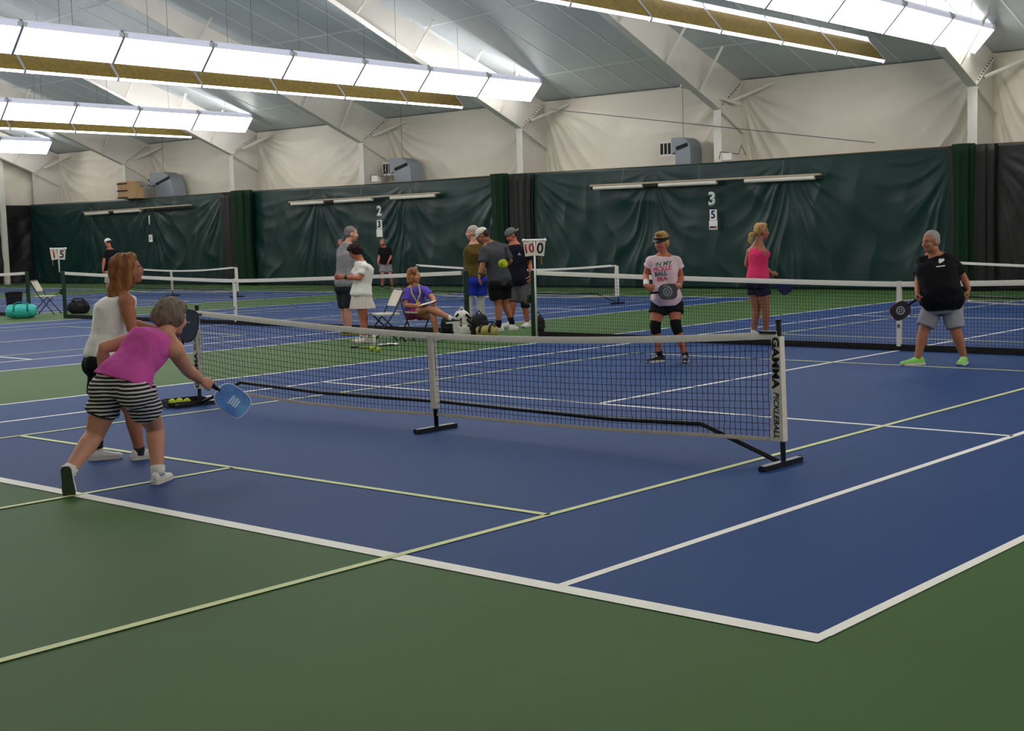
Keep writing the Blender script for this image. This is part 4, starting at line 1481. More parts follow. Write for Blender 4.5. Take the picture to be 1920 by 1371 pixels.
# F: seated scorekeeper
p = Fp = Person('seated woman in a purple polo with a lanyard and a clipboard on her crossed legs', (800, 636), k=1.0, skin='tan', vox=.011, female=True, facing=(.35, -.93), face=(.93, -.36, .0))
p.joints(hd=(777, 517, 0), nk=(776, 535, .02), pe=(778, 583, .08), sL=(762, 545, .04), sR=(797, 542, .02), eL=(761, 573, -.02), wL=(789, 574, -.26), eR=(812, 559, -.10), wR=(815, 570, -.32),
         hL=(772, 588, .04), hR=(789, 588, .06), kL=(806, 578, -.40), aL=(845, 597, -.42), kR=(812, 590, -.36), aR=(819, 629, -.30))
p.bend = .03
p.hand('L', p.vec(.9, -.2, .1), p.vec(0, -.2, -.95), p.vec(0, -1, 0), curl=.35)
p.hand('R', p.vec(.1, -.6, -.6), p.vec(-.6, .1, -.7), p.vec(-.6, -.8, 0), curl=.5)
p.build_body()
tee = p.tee(fab('purple_polo', (96, 82, 186)), q0=.10, q1=.96, inf=.016, sleeve=.62, sl_inf=.018, flare=.006)
p.shorts(fab('magenta_shorts', (172, 62, 122)), frac=.42, q1=.2, inf=.014, leg_inf=.014, flare=.01)
p.hair(M_auburn, [((0, -.028, .046), (.092, .102, .090)), ((0, -.06, -.02), (.090, .074, .09)), ((.055, -.02, -.05), (.04, .055, .075)), ((-.055, -.02, -.05), (.04, .055, .075)), ((0, -.07, -.09), (.085, .055, .05))], wr=.012, st=(1, 1, .3))
p.face()
M_lany = mat('lanyard_yellow', (190, 178, 110), .7, .2)
for e, u in (('L', 770), ('R', 791)):
    MB().tube([p.J['nk'].lerp(p.J['s' + e], .4) + Z * .07 + p.vec(0, -.02), p.pt(u + (2 if e == 'L' else -3), 550, -.12), p.pt(782, 567, -.17)], .011, 6).build('lanyard', M_lany, p.t, smooth=True)
MB().box(p.pt(784, 569, -.19), (.07, .02, .05)).build('badge', mat('badge_yellow', (226, 206, 40)), p.t)
p.shoe('R', (.55, -.8), M_shoeb, M_solew, L=.95)
p.shoe('L', (.80, -.35, .05), M_shoeb, M_solew, up=p.vec(-.1, .1, .98), L=.95)
for e in 'LR':
    p.sock(e, fab('sock_white', (226, 224, 220)), .88, .005)
cb = thing('clipboard', 'dark red clipboard resting on the lap of the seated woman', 'clipboard', p.pt(803, 570, -.34))
rx = (p.R * .85 - p.F * .3 + Z * .22).normalized()
ry = (p.F * .9 + p.R * .3 + Z * .15).normalized()
rz = rx.cross(ry).normalized()
ry = rz.cross(rx)
Rm = Matrix((rx, ry, rz)).transposed()
cc = p.pt(802, 569, -.33)
MB().box(cc, (.31, .22, .006), Rm).build('board', mat('clip_red', (110, 36, 44)), cb)
MB().box(cc + rz * .005 - rx * .01, (.27, .20, .003), Rm).build('paper', M_card, cb)
MB().box(cc + rz * .008 - rx * .14, (.03, .09, .008), Rm).build('clip', M_wire, cb)

# G: woman in the white polo and pleated skirt
p = Gp = Person('dark curly haired woman in a white polo and pale pleated skirt looking down', (680, 643), k=.96, skin='red', vox=.011, female=True, facing=(-.93, -.30), face=(-.86, -.20, -.48), tw=1.06, td=1.2, lw=1.06)
p.joints(hd=(665, 472, -.02), nk=(675, 486, 0), pe=(677, 551, 0), sL=(672, 497, .15), sR=(683, 498, -.15), eL=(660, 522, .18), wL=(640, 520, .02), eR=(675, 522, -.18), wR=(645, 519, -.10),
         hL=(676, 560, .08), hR=(678, 560, -.08), kL=(683, 598, .08), aL=(680, 632, .12), kR=(681, 600, -.06), aR=(686, 634, -.06))
p.bend = .05
p.hand('R', p.vec(-.95, .1, -.05), p.vec(.1, .9, 0), p.vec(0, 0, 1), curl=.6)
p.hand('L', p.vec(-.95, -.1, -.05), p.vec(.1, -.9, 0), p.vec(0, 0, 1), curl=.6)
p.build_body()
p.tee(fab('white_polo', (232, 228, 222)), q0=.12, q1=.96, inf=.022, sleeve=.66, sl_inf=.012, flare=.016)
rings = []
for j in range(9):
    f = j / 8
    r = []
    c0 = p.J['pe'].lerp((p.J['kL'] + p.J['kR']) / 2, f * .56) + Z * (.04 * (1 - f))
    for i in range(96):
        a = 2 * math.pi * i / 96
        pl = 1 + (.045 * f) * (1 if i % 4 < 2 else -1)
        r.append(c0 + p.side * ((.185 + .03 * f) * math.cos(a) * pl) + p.fwd * ((.135 + .065 * f) * math.sin(a) * pl))
    rings.append(r)
MB().loft(rings).build('pleated_skirt', fab('skirt_cream', (222, 208, 200)), p.t)
p.hair(mat('hair_dark', (44, 26, 28), .7, .2, .4, 40, .6, 70), [((0, -.024, .044), (.098, .108, .098)), ((0, -.06, .0), (.092, .08, .08)), ((.05, -.01, .0), (.05, .06, .06)), ((-.05, -.01, .0), (.05, .06, .06)), ((0, .045, .085), (.075, .05, .04))], wr=.016, sc=30, st=(1, 1, 1))
p.face((50, 34, 30))
p.sleeve_band('watch', p.J['eR'], p.J['wR'], .80, .93, .033, .032, M_black)
for e, dd in (('R', (-.9, -.3)), ('L', (-.95, .1))):
    p.shoe(e, dd, mat('shoe_pinkwhite', (232, 214, 214), .6, .25, .1, 30), M_solew, L=.95)
    p.sock(e, fab('sock_white', (226, 224, 220)), .86, .006)

# H: man in the grey sleeveless shirt
p = Hp = Person('grey haired man in a grey sleeveless shirt and dark shorts standing in profile', (658, 628), k=1.10, skin='fair', vox=.013, facing=(.80, .52), face=(.95, .15, -.05), tw=1.0, td=1.05)
p.joints(hd=(659, 439, 0), nk=(653, 454, 0), pe=(648, 530, 0), sL=(639, 470, .10), sR=(660, 471, -.08), eL=(635, 500, .10), wL=(640, 524, .10), eR=(655, 502, -.10), wR=(668, 518, .02),
         hL=(643, 540, .06), hR=(655, 541, -.05), kL=(645, 584, .08), aL=(650, 617, .08), kR=(652, 584, -.06), aR=(655, 620, -.06))
p.hand('L', p.vec(.5, 0, -.85), p.vec(.8, 0, .3), p.vec(.3, -1, 0), curl=.4)
p.hand('R', p.vec(.9, .1, -.1), p.vec(0, .9, 0), p.vec(0, 0, 1), curl=.6)
p.build_body()
p.tee(fab('grey_sleeveless', (140, 138, 140)), q0=.08, q1=.99, inf=.020, sleeve=.16, sl_inf=.012, flare=.012)
p.shorts(fab('dark_shorts', (40, 40, 44)), frac=.85, q1=.2, inf=.014, leg_inf=.016, flare=.012)
M_salt = mat('hair_salt', (120, 114, 112), .8, .15, .25, 50, .4, 90)
p.hair(M_salt, p.SHORT, wr=.004)
p.face((110, 100, 96))
for e in 'LR':
    p.shoe(e, (.9, .2), M_shoeb, mat('sole_yellow', (160, 150, 40), .7, .2), L=.95)

# K: man in the olive tee
p = Kp = Person('white haired man in an olive tee, royal blue shorts and white leggings', (893, 613), k=1.09, skin='fair', vox=.013, facing=(-.72, .55), face=(-.96, .18, -.02), tw=1.06, td=1.15)
p.joints(hd=(885, 437, 0), nk=(888, 454, 0), pe=(891, 516, 0), sL=(878, 467, -.08), sR=(904, 467, .08), eL=(877, 494, .04), wL=(884, 511, .20), eR=(906, 493, .14), wR=(896, 511, .2),
         hL=(883, 526, -.05), hR=(900, 526, .05), kL=(879, 568, -.02), aL=(882, 604, .0), kR=(901, 570, .08), aR=(905, 606, .10))
p.hand('L', p.vec(.2, .3, -.8), p.vec(.8, .2, 0), p.vec(0, -1, 0), curl=.5)
p.hand('R', p.vec(-.3, .2, -.8), p.vec(.8, .2, 0), p.vec(0, -1, 0), curl=.5)
p.build_body(belly=.02)
p.tee(fab('olive', (92, 76, 34)), q0=.10, q1=.96, inf=.022, sleeve=.75, sl_inf=.022, flare=.008, belly=.025)
p.shorts(fab('royal_blue', (38, 58, 184)), frac=.62, q1=.2, inf=.020, leg_inf=.026, flare=.02)
M_legg = fab('white_legging', (206, 204, 202))
for e in 'LR':
    lr = p.leg_r()
    a, m_, b = p.J['h' + e], p.J['k' + e], p.J['a' + e]
    MB().tube([a.lerp(m_, .5), m_, m_.lerp(b, .28), m_.lerp(b, .65), b], [lr[1] + .006, lr[2] + .007, lr[3] + .006, lr[4] + .006, lr[5] + .006], 16).build('legging', M_legg, p.t, smooth=True)
    p.shoe(e, (-.9, .3), M_shoew, M_solew, L=1.0)
p.hair(mat('hair_white', (176, 166, 156), .8, .15, .2, 50, .4, 90), [((0, -.024, .046), (.082, .096, .086)), ((0, -.062, -.005), (.070, .056, .066))], wr=.006)
p.face((150, 140, 130))

# L: man in the charcoal tee and pale cap
p = Lp = Person('man in a charcoal tee, black shorts and a pale grey cap bending his head', (944, 621), k=1.08, skin='brown', vox=.012, facing=(-.60, .66), face=(-.84, .10, -.52), tw=1.06, td=1.1, lw=1.04)
p.joints(hd=(904, 441, -.05), nk=(915, 454, 0), pe=(936, 524, 0), sL=(908, 467, -.14), sR=(944, 462, .10), eL=(905, 496, -.20), wL=(899, 517, -.22), eR=(957, 490, .14), wR=(936, 505, .26),
         hL=(926, 534, -.06), hR=(945, 534, .05), kL=(934, 572, -.04), aL=(935, 611, -.05), kR=(947, 570, .08), aR=(960, 605, .12))
p.bend = .05
p.hand('L', p.vec(-.1, -.1, -1), p.vec(.9, .2, 0), p.vec(-.3, .9, 0), curl=.35)
p.hand('R', p.vec(-.8, .2, -.2), p.vec(0, -.9, 0), p.vec(0, 0, 1), curl=.5)
p.build_body()
p.tee(fab('charcoal_tee', (70, 70, 74)), q0=.04, q1=.96, inf=.024, sleeve=.85, sl_inf=.024, flare=.012)
p.shorts(fab('black_shorts', (20, 20, 23)), frac=.72, q1=.2, inf=.018, leg_inf=.024, flare=.02)
p.hair(mat('hair_brown', (70, 50, 40), .8, .15, .25, 50, .4, 90), [((0, -.030, .03), (.080, .090, .07)), ((0, -.062, -.005), (.068, .052, .06))], wr=.004)
p.face()
p.cap(fab('cap_pale', (206, 202, 190)), 1)
p.sleeve_band('wristband', p.J['eL'], p.J['wL'], .78, .9, .036, .034, M_black)
for e, dd in (('L', (-.75, -.2)), ('R', (.35, .9))):
    p.shoe(e, dd, M_shoew, M_solew, L=1.0)
    p.sock(e, fab('sock_black', (24, 24, 26)), .72, .007)

# M: man in the navy tee with a backward cap
p = Mp = Person('man in a navy tee and grey shorts with a backward grey cap', (974, 614), k=1.08, skin='red', vox=.012, facing=(-.62, -.70), face=(-.72, -.40, -.50), tw=1.04, td=1.1)
p.joints(hd=(958, 441, 0), nk=(964, 455, 0), pe=(970, 526, 0), sL=(950, 468, .02), sR=(983, 468, -.02), eL=(948, 496, -.06), wL=(944, 508, -.24), eR=(993, 494, .06), wR=(995, 516, -.08),
         hL=(962, 536, .02), hR=(980, 536, -.02), kL=(961, 574, -.05), aL=(957, 604, .05), kR=(985, 574, -.08), aR=(989, 608, .0))
p.bend = .03
p.hand('R', p.vec(-.1, -.4, -.9), p.vec(-.9, .1, 0), p.vec(-.2, -1, 0), curl=.5)
p.hand('L', p.vec(-.8, -.3, -.3), p.vec(.3, .9, 0), p.vec(0, 0, 1), curl=.5)
p.build_body()
tee = p.tee(fab('navy_tee', (24, 26, 38)), q0=.06, q1=.96, inf=.024, sleeve=.72, sl_inf=.024, flare=.012)
on_cloth('shirt_print', tee, '▲', .05, p.pt(968, 477, -.4), p.R - p.F * .2, Z, mat('print_grey2', (150, 156, 170)), p.t, bold=.004)
p.shorts(fab('slate_shorts', (92, 90, 94)), frac=.80, q1=.2, inf=.018, leg_inf=.022, flare=.02)
p.hair(MATS['hair_brown'], [((0, -.030, .03), (.080, .090, .07)), ((0, -.062, -.005), (.068, .052, .06))], wr=.004)
p.face((60, 46, 40))
p.cap(fab('cap_grey', (110, 108, 108)), -1)
MB().tube([p.J['kR'] + Z * .06, p.J['kR'] - Z * .03], [.085, .078], 14).build('knee_strap', mat('strap_black', (18, 18, 20)), p.t, smooth=True)
for e, dd in (('L', (-.85, -.4)), ('R', (-.4, -.9))):
    p.shoe(e, dd, M_shoew, M_solew, L=1.0)
    p.sock(e, fab('sock_white', (226, 224, 220)), .86, .006)

# N: distant man in black by the curtain
p = Np = Person('distant man in a black tee crouching ready in front of the green curtain', tuple(Vector((on('y', 26.4, 724, 533).x, 26.4, 0))), k=1.0, skin='red', vox=.02, facing=(-.3, -.95), face=(-.6, -.8, -.05), tw=1.1, td=1.2, lw=1.1)
p.joints(hd=(717, 455, -.1), nk=(719, 462, 0), pe=(723, 494, .1), sL=(713, 467, 0), sR=(729, 467, 0), eL=(711, 482, 0), wL=(709, 492, -.2), eR=(733, 482, 0), wR=(728, 492, -.2),
         hL=(718, 497, .1), hR=(728, 497, .1), kL=(717, 516, -.1), aL=(717, 536, .0), kR=(732, 516, -.1), aR=(736, 536, .0))
for e in 'LR':
    p.hand(e, p.vec(0, -.3, -.9), p.vec(1, 0, 0) if e == 'L' else p.vec(-1, 0, 0), p.vec(0, -1, 0), curl=.6)
p.build_body()
p.tee(fab('black_tee', (20, 20, 23)), q0=.1, q1=.95, inf=.022, sleeve=.7, sl_inf=.022)
p.shorts(fab('heather_grey2', (128, 128, 132)), frac=.8, q1=.2, inf=.018, leg_inf=.02, flare=.02)
p.hair(M_salt, p.SHORT, wr=.004, vox=.016)
p.face()
for e in 'LR':
    p.shoe(e, (-.2 if e == 'L' else .3, -.95), M_shoeb, M_solew, laces=False)

# O: distant man in the white cap
yo = 18.5
gx = on('y', yo, 207, 560)
p = Op = Person('man in a black shirt and a white cap far behind the auburn haired woman', (gx.x, yo, 0), k=1.08, skin='red', vox=.018, facing=(-.55, .8), face=(-.6, .7, -.35))
p.joints(hd=(202, 455, 0), nk=(206, 467, 0), pe=(208, 505, 0), sL=(199, 471, -.05), sR=(216, 471, .05), eL=(195, 489, -.1), wL=(193, 506, -.1), eR=(219, 488, .1), wR=(214, 502, .2),
         hL=(204, 511, 0), hR=(212, 511, 0), kL=(203, 536, 0), aL=(204, 557, 0), kR=(213, 536, 0), aR=(214, 557, 0))
for e in 'LR':
    p.hand(e, p.vec(0, .2, -.95), p.vec(1, 0, 0), p.vec(0, 1, 0), curl=.5)
p.build_body()
p.tee(fab('black_tee', (20, 20, 23)), q0=.1, q1=.95, inf=.022, sleeve=.7, sl_inf=.022)
p.shorts(fab('sand_shorts', (180, 168, 148)), frac=.8, q1=.2, inf=.018, leg_inf=.02, flare=.02)
p.hair(MATS['hair_brown'], [((0, -.030, .03), (.080, .090, .07))], wr=.003, vox=.016)
p.face()
p.cap(fab('cap_white', (232, 232, 232)), -1)
for e in 'LR':
    p.shoe(e, (-.5, .8), M_shoew, M_solew, laces=False)

# P: distant player mostly hidden by the grey shirted man
yo = 25.5
gx = on('y', yo, 633, 534)
p = Pp = Person('distant red faced player half hidden behind the man in the grey sleeveless shirt', (gx.x, yo, 0), k=1.0, skin='red', vox=.02, facing=(-.3, -.95), face=(-.4, -.9, 0))
p.joints(hd=(638, 455, 0), nk=(640, 464, 0), pe=(643, 494, 0), sL=(633, 468, 0), sR=(649, 467, 0), eL=(635, 483, 0), wL=(639, 494, -.25), eR=(652, 482, 0), wR=(646, 493, -.25),
         hL=(639, 497, 0), hR=(647, 497, 0), kL=(636, 517, 0), aL=(633, 537, 0), kR=(649, 517, 0), aR=(651, 537, 0))
for e in 'LR':
    p.hand(e, p.vec(0, -.5, -.8), p.vec(1, 0, 0) if e == 'L' else p.vec(-1, 0, 0), p.vec(0, -1, 0), curl=.6)
p.build_body()
p.tee(fab('slate_tee', (90, 96, 104)), q0=.1, q1=.95, inf=.022, sleeve=.7, sl_inf=.022)
p.shorts(fab('black_shorts', (20, 20, 23)), frac=.7, q1=.2, inf=.018, leg_inf=.02, flare=.02)
p.hair(M_salt, p.SHORT, wr=.004, vox=.016)
p.face()
for e in 'LR':
    p.shoe(e, (-.2, -.95), M_shoew, M_solew, laces=False)

# ================================================================== things around the courts
M_cream = mat('chair_beige', (206, 196, 178), .5, .3, .04, 10)
M_tube = mat('chair_tube', (26, 26, 28), .35, .5)
M_ball = mat('ball_lime', (190, 206, 40), .6, .25, .05, 30)
M_hole = mat('ball_hole', (70, 80, 20), .9, .1)

def bball(c, label, r=.037, group='pickleballs'):
    t = thing('pickleball', label, 'ball', Vector(c), group)
    b = MB().ball(c, r, nu=20, nv=14).build('shell', M_ball, t, smooth=True)
    g = (1 + 5 ** .5) / 2
    for i, d in enumerate([(0, s1, s2 * g) for s1 in (1, -1) for s2 in (1, -1)] + [(s1, s2 * g, 0) for s1 in (1, -1) for s2 in (1, -1)] + [(s2 * g, 0, s1) for s1 in (1, -1) for s2 in (1, -1)]):
        d = Vector(d).normalized()
        MB().tube([Vector(c) + d * (r - .002), Vector(c) + d * (r + .0006)], .0046, 8).build('hole', M_hole, b)
    return t

_d = ray(943, 495).normalized()
bball(CAM_P + _d * 10.4, 'lime yellow ball flying above the pickleball net')

# ---- folding chairs
def chair(g, face, label, open_seat=True):
    """g ground point below the seat centre, face direction the sitter looks"""
    f = Vector((face.x, face.y, 0)).normalized()
    s = f.cross(Z)
    t = thing('folding_chair', label, 'chair', g, 'folding chairs')
    P = lambda x, y, z: Vector(g) + f * x + s * y + Z * z
    for sg in (-1, 1):
        y = sg * .215
        MB().tube([P(.30, y * 1.04, .008), P(.12, y, .24), P(-.06, y, .46), P(-.24, y * .98, .80), P(-.25, y * .9, .83)], .0125, 8).build('front_leg', M_tube, t, smooth=True)
        MB().tube([P(-.26, y * .9, .008), P(-.02, y * .9, .28), P(.14, y * .9, .44)], .0125, 8).build('rear_leg', M_tube, t, smooth=True)
    MB().tube([P(-.25, -.195, .83), P(-.255, -.1, .84), P(-.255, .1, .84), P(-.25, .195, .83)], .0125, 8).build('top_rail', M_tube, t, smooth=True)
    for x, z in ((.22, .11), (-.2, .09)):
        MB().tube([P(x, -.2, z), P(x, .2, z)], .008, 6).build('stretcher', M_tube, t, smooth=True)
    out = []
    for z in (.438, .462):
        out.append([P(.005 + .205 * math.copysign(abs(math.cos(a)) ** .4, math.cos(a)), .205 * math.copysign(abs(math.sin(a)) ** .4, math.sin(a)), z) for a in [2 * math.pi * i / 28 for i in range(28)]])
    MB().loft(out).build('seat', M_cream, t)
    r = []
    for j in range(7):
        q = j / 6
        c = P(-.125 - .125 * q, 0, .575 + .255 * q)
        hw = .20 * (1 - .10 * (abs(q - .5) * 2) ** 3)
        bow = -.03
        r.append([c + s * (hw * a) + f * (bow * (1 - a * a) + o) for a, o in [(-1, .0), (-.5, .0), (0, 0), (.5, 0), (1, 0), (1, .016), (.5, .016), (0, .016), (-.5, .016), (-1, .016)]])
    MB().loft(r).build('backrest', M_cream, t, smooth=True, angle=50)
    return t
vp = lambda base, r, f: (lambda d: Vector((d.y, -d.x, 0)) * r + d * f)(Vector((base.x - CAM_P.x, base.y - CAM_P.y, 0)).normalized())
g1 = on('z', 0, 724, 642)
chair(g1, vp(g1, -.93, -.35), 'empty beige folding chair behind the woman in the pleated skirt')
g2 = Fp.J['pe'].copy()
g2.z = 0
g2 += vp(g2, .35, -.93) * .10
chair(g2, vp(g2, .45, -.88), 'beige folding chair under the seated woman in purple')
g3 = on('z', 0, 86, 590)
chair(g3, vp(g3, .85, -.35), 'beige folding chair standing beside the teal duffel bag')

# ---- bags: soft bodies with straps and pockets
def soft(name, rings, m, parent, vox=.018, wr=.012, sc=7, smooth=4):
    mb = MB()
    mb.loft(rings)
    me = remeshed(mb, vox, smooth)
    smoothnoise(me, wr, sc)
    return link(name, me, m, parent)

def rrect(c, ax, ay, hw, hd, n=24, e=.5):
    return [c + ax * (hw * math.copysign(abs(math.cos(a)) ** e, math.cos(a))) + ay * (hd * math.copysign(abs(math.sin(a)) ** e, math.sin(a))) for a in [2 * math.pi * i / n for i in range(n)]]

def backpack(g, face, H, W, Dp, m, m2, label, lean=0.0, text=None, straps=True, pocket=True):
    f = Vector((face.x, face.y, 0)).normalized()
    s = f.cross(Z)
    t = thing('backpack', label, 'bag', g, 'bags on the floor')
    rings = []
    for z, kx, ky in ((.012, .86, .86), (.06, .98, 1.0), (.35, 1.0, 1.0), (.65, .97, .92), (.85, .88, .78), (.96, .66, .55), (1.0, .40, .3)):
        rings.append(rrect(Vector(g) + Z * (z * H) - f * (lean * z * H), s, f, W / 2 * kx, Dp / 2 * ky))
    b = soft('bag_body', rings, m, t)
    if pocket:
        pr_ = []
        for z, kx, ky in ((.08, .8, .8), (.14, .9, 1), (.40, .9, 1), (.46, .7, .6)):
            pr_.append(rrect(Vector(g) + Z * (z * H) + f * (Dp * .42 - lean * z * H), s, f, W / 2 * kx * .85, Dp * .16 * ky))
        soft('pocket', pr_, m2, t, .015, .006)
    MB().tube([Vector(g) + Z * (.97 * H) - s * .05 - f * (lean * H), Vector(g) + Z * (.97 * H + .07) - f * (lean * H), Vector(g) + Z * (.97 * H) + s * .05 - f * (lean * H)], .012, 8).build('handle', m2, t, smooth=True)
    if straps:
        for sg in (-1, 1):
            MB().tube([Vector(g) + Z * (.92 * H) + s * (sg * W * .25) - f * (Dp * .3 + lean * H), Vector(g) + Z * (.65 * H) + s * (sg * W * .42) - f * (Dp * .62 + lean * H * .6), Vector(g) + Z * (.2 * H) + s * (sg * W * .45) - f * (Dp * .5)], .018, 8, ref=f, flat=.4).build('strap', m2, t, smooth=True)
    return t, s, f

M_bagw = mat('bag_white', (216, 212, 206), .6, .3, .06, 8)
M_bagb = mat('bag_black', (24, 24, 27), .65, .25, .15, 10)
M_bagt = mat('bag_tan', (164, 152, 92), .8, .15, .15, 7)
M_teal = mat('bag_teal', (64, 190, 178), .55, .3, .12, 6)

gw = on('z', 0, 867, 632)
t, s_, f_ = backpack(gw, vp(gw, .25, -.97), .44, .26, .22, M_bagw, M_bagw, 'white racket backpack with black patches between the seated woman and the men')
for i, (x0, z0, x1, z1) in enumerate(((.125, .30, .04, .38), (.125, .22, .06, .30), (.125, .12, .07, .20), (-.125, .34, -.08, .39))):
    MB().bar(gw + s_ * -x0 + Z * z0 + f_ * .095, gw + s_ * -x1 + Z * z1 + f_ * .112, .02, .035).build('patch', M_bagb, t)
for i in range(4):
    MB().box(gw + s_ * .045 + Z * (.14 + .055 * i) + f_ * .114, (.03, .012, .03), Matrix((s_, f_, Z)).transposed()).build('side_print', M_print, t)
gb = on('z', 0, 838, 626)
backpack(gb, vp(gb, -.1, -1), .28, .22, .18, M_bagb, M_bagb, 'small black bag behind the crossed foot of the seated woman')
gk = on('z', 0, 899, 629)
backpack(gk, vp(gk, .3, -.95), .36, .30, .22, M_bagb, M_bagb, 'black backpack leaning between the white bag and the tan duffel')
gp_ = on('z', 0, 1010, 623)
backpack(gp_, vp(gp_, -.1, -1), .28, .19, .18, M_bagb, M_bagb, 'black backpack at the foot of the score holder post', pocket=True)

def duffel(g, axis, L, R, m, m2, label, hgt=.8):
    a = Vector((axis.x, axis.y, 0)).normalized()
    s = a.cross(Z)
    t = thing('duffel_bag', label, 'bag', g, 'bags on the floor')
    rings = []
    for i in range(11):
        q = -1 + 2 * i / 10
        kk = (1 - abs(q) ** 6 * .45)
        c = Vector(g) + a * (q * L / 2) + Z * (R * hgt * .98)
        rings.append([c + s * (R * kk * math.cos(u)) + Z * (max(R * hgt * kk * math.sin(u), -R * hgt * .96)) for u in [2 * math.pi * j / 20 for j in range(20)]])
    soft('bag_body', rings, m, t, .018, .022, 6)
    for q in (-.45, .45):
        c = Vector(g) + a * (q * L / 2) + Z * (R * hgt)
        MB().tube([c + s * (R * 1.02 * math.cos(u)) + Z * (R * hgt * 1.04 * math.sin(u)) for u in [math.pi * j / 12 for j in range(13)]], .014, 6, ref=a, flat=1.5).build('strap', m2, t, smooth=True)
    for sg in (-1, 1):
        c = Vector(g) + Z * (R * hgt * 1.75) + s * (sg * R * .4)
        MB().tube([c - a * .16, c - a * .1 + Z * .08, c + a * .1 + Z * .08, c + a * .16], .012, 6).build('handle', m2, t, smooth=True)
    return t
gt = on('z', 0, 913, 634)
duffel(gt, vp(gt, .95, -.3), .36, .13, M_bagt, M_bagb, 'slumped tan duffel bag beside the charcoal shirted man')
gt = on('z', 0, 41, 597)
duffel(gt, vp(gt, .95, -.1), .66, .21, M_teal, mat('teal_dark', (30, 120, 118)), 'teal duffel bag on the floor at the left edge')
gt = on('z', 0, 148, 588)
duffel(gt, vp(gt, .9, .3), .50, .17, M_bagb, M_bagb, 'black sports bag on the floor right of the dark net post', .95)
MB_ = MB()
# ---- black bin at the left
gbn = on('z', 0, 28, 588)
t = thing('waste_bin', 'black open waste bin behind the teal duffel bag', 'bin', gbn)
dd = (gbn - CAM_P)
f_ = Vector((dd.x, dd.y, 0)).normalized()
s_ = Vector((f_.y, -f_.x, 0))
rg = [rrect(gbn + Z * z, s_, f_, hw, hd, 24, .35) for z, hw, hd in ((.0, .16, .14), (.52, .205, .18), (.52, .215, .19), (.54, .215, .19), (.54, .195, .17), (.05, .15, .13))]
MB().loft(rg).build('tub', M_bagb, t, smooth=True, angle=40)
# ---- small things on the floor by the chairs
gq = on('z', 0, 701, 648)
t = thing('water_bottle', 'clear water bottle standing on the floor by the pleated skirt woman', 'bottle', gq)
M_pet = mat('bottle_plastic', (206, 214, 216), .15, .5)
MB().loft([[gq + Vector((r * math.cos(a), r * math.sin(a), z)) for a in [2 * math.pi * i / 16 for i in range(16)]] for z, r in ((.0, .030), (.01, .034), (.08, .034), (.10, .032), (.15, .034), (.175, .028), (.195, .013), (.2, .013))]).build('bottle_body', M_pet, t, smooth=True, angle=40)
MB().tube([gq + Z * .198, gq + Z * .218], .016, 12).build('bottle_cap', M_white, t)
MB().tube([gq + Z * .09, gq + Z * .145], .0345, 16).build('bottle_label', M_card, t)
gq = on('z', 0, 728, 648)
mb = []
t = drape(-.15, .15, -.11, .11, 0, 91, .0, 20, 16)
me = t.mesh('towel')
for v in me.vertices:
    a = v.co.x, v.co.z
    v.co = Vector((gq.x, gq.y, 0)) + vp(gq, 1, 0) * (a[0] * (1 + .1 * math.sin(9 * a[1]))) + vp(gq, 0, 1) * (a[1] + .03 * math.sin(7 * a[0])) + Z * (.016 + .012 * (1 + noise.noise((a[0] * 14, a[1] * 14, 3))))
me.polygons.foreach_set('use_smooth', [True] * len(me.polygons))
o = link('towel', me, fab('towel_white', (232, 230, 226)), None)
sf = o.modifiers.new('t', 'SOLIDIFY')
sf.thickness = .012
tag(o, 'crumpled white hand towel on the floor under the empty chair', 'towel')
gq = on('z', 0, 684, 653)
paddle('black paddle with a lime edge lying on the floor', gq + Z * .019 - vp(gq, .16, 0), vp(gq, 1, .2), Z, MATS['paddle_dark'], mat('edge_lime', (170, 190, 40)), grip=.1, neck=.01)
for i, (u, v) in enumerate(((697, 654), (709, 656))):
    bball(on('z', .037, u, v), ['lime ball on the floor beside the lying paddle', 'lime ball on the floor right of the water bottle'][i])

# ---- ball tray at the far foot of the near net
gx = on('z', 0, 352, 763)
t = thing('ball_tray', 'black tray of lime balls at the far foot of the near net', 'tray', gx)
ax = vp(gx, .92, .38).normalized()
ay = Vector((-ax.y, ax.x, 0))
LX, LY, HT = .40, .17, .085
MB().box(gx + ay * .085 + Z * .005, (LX, LY, .008), Matrix((ax, ay, Z)).transposed()).build('tray_floor', M_black, t)
for sg in (-1, 1):
    MB().bar(gx + ay * (.085 + sg * LY / 2) - ax * LX / 2 + Z * .045, gx + ay * (.085 + sg * LY / 2) + ax * LX / 2 + Z * .045, .006, .075 if sg > 0 else .018).build('tray_side', M_black, t)
    MB().bar(gx + ay * (.085 - LY / 2) + ax * (sg * LX / 2) + Z * .045, gx + ay * (.085 + LY / 2) + ax * (sg * LX / 2) + Z * .045, .006, .075).build('tray_end', M_black, t)
for i in range(5):
    z_ = .05
    bball(gx + ay * (.05 if i < 3 else .128) + ax * (-.14 + .078 * (i if i < 3 else i - 2.6)) + Z * .047, ['first', 'second', 'third', 'fourth', 'fifth'][i] + ' lime ball counted from the left in the black tray', group='balls in the tray')

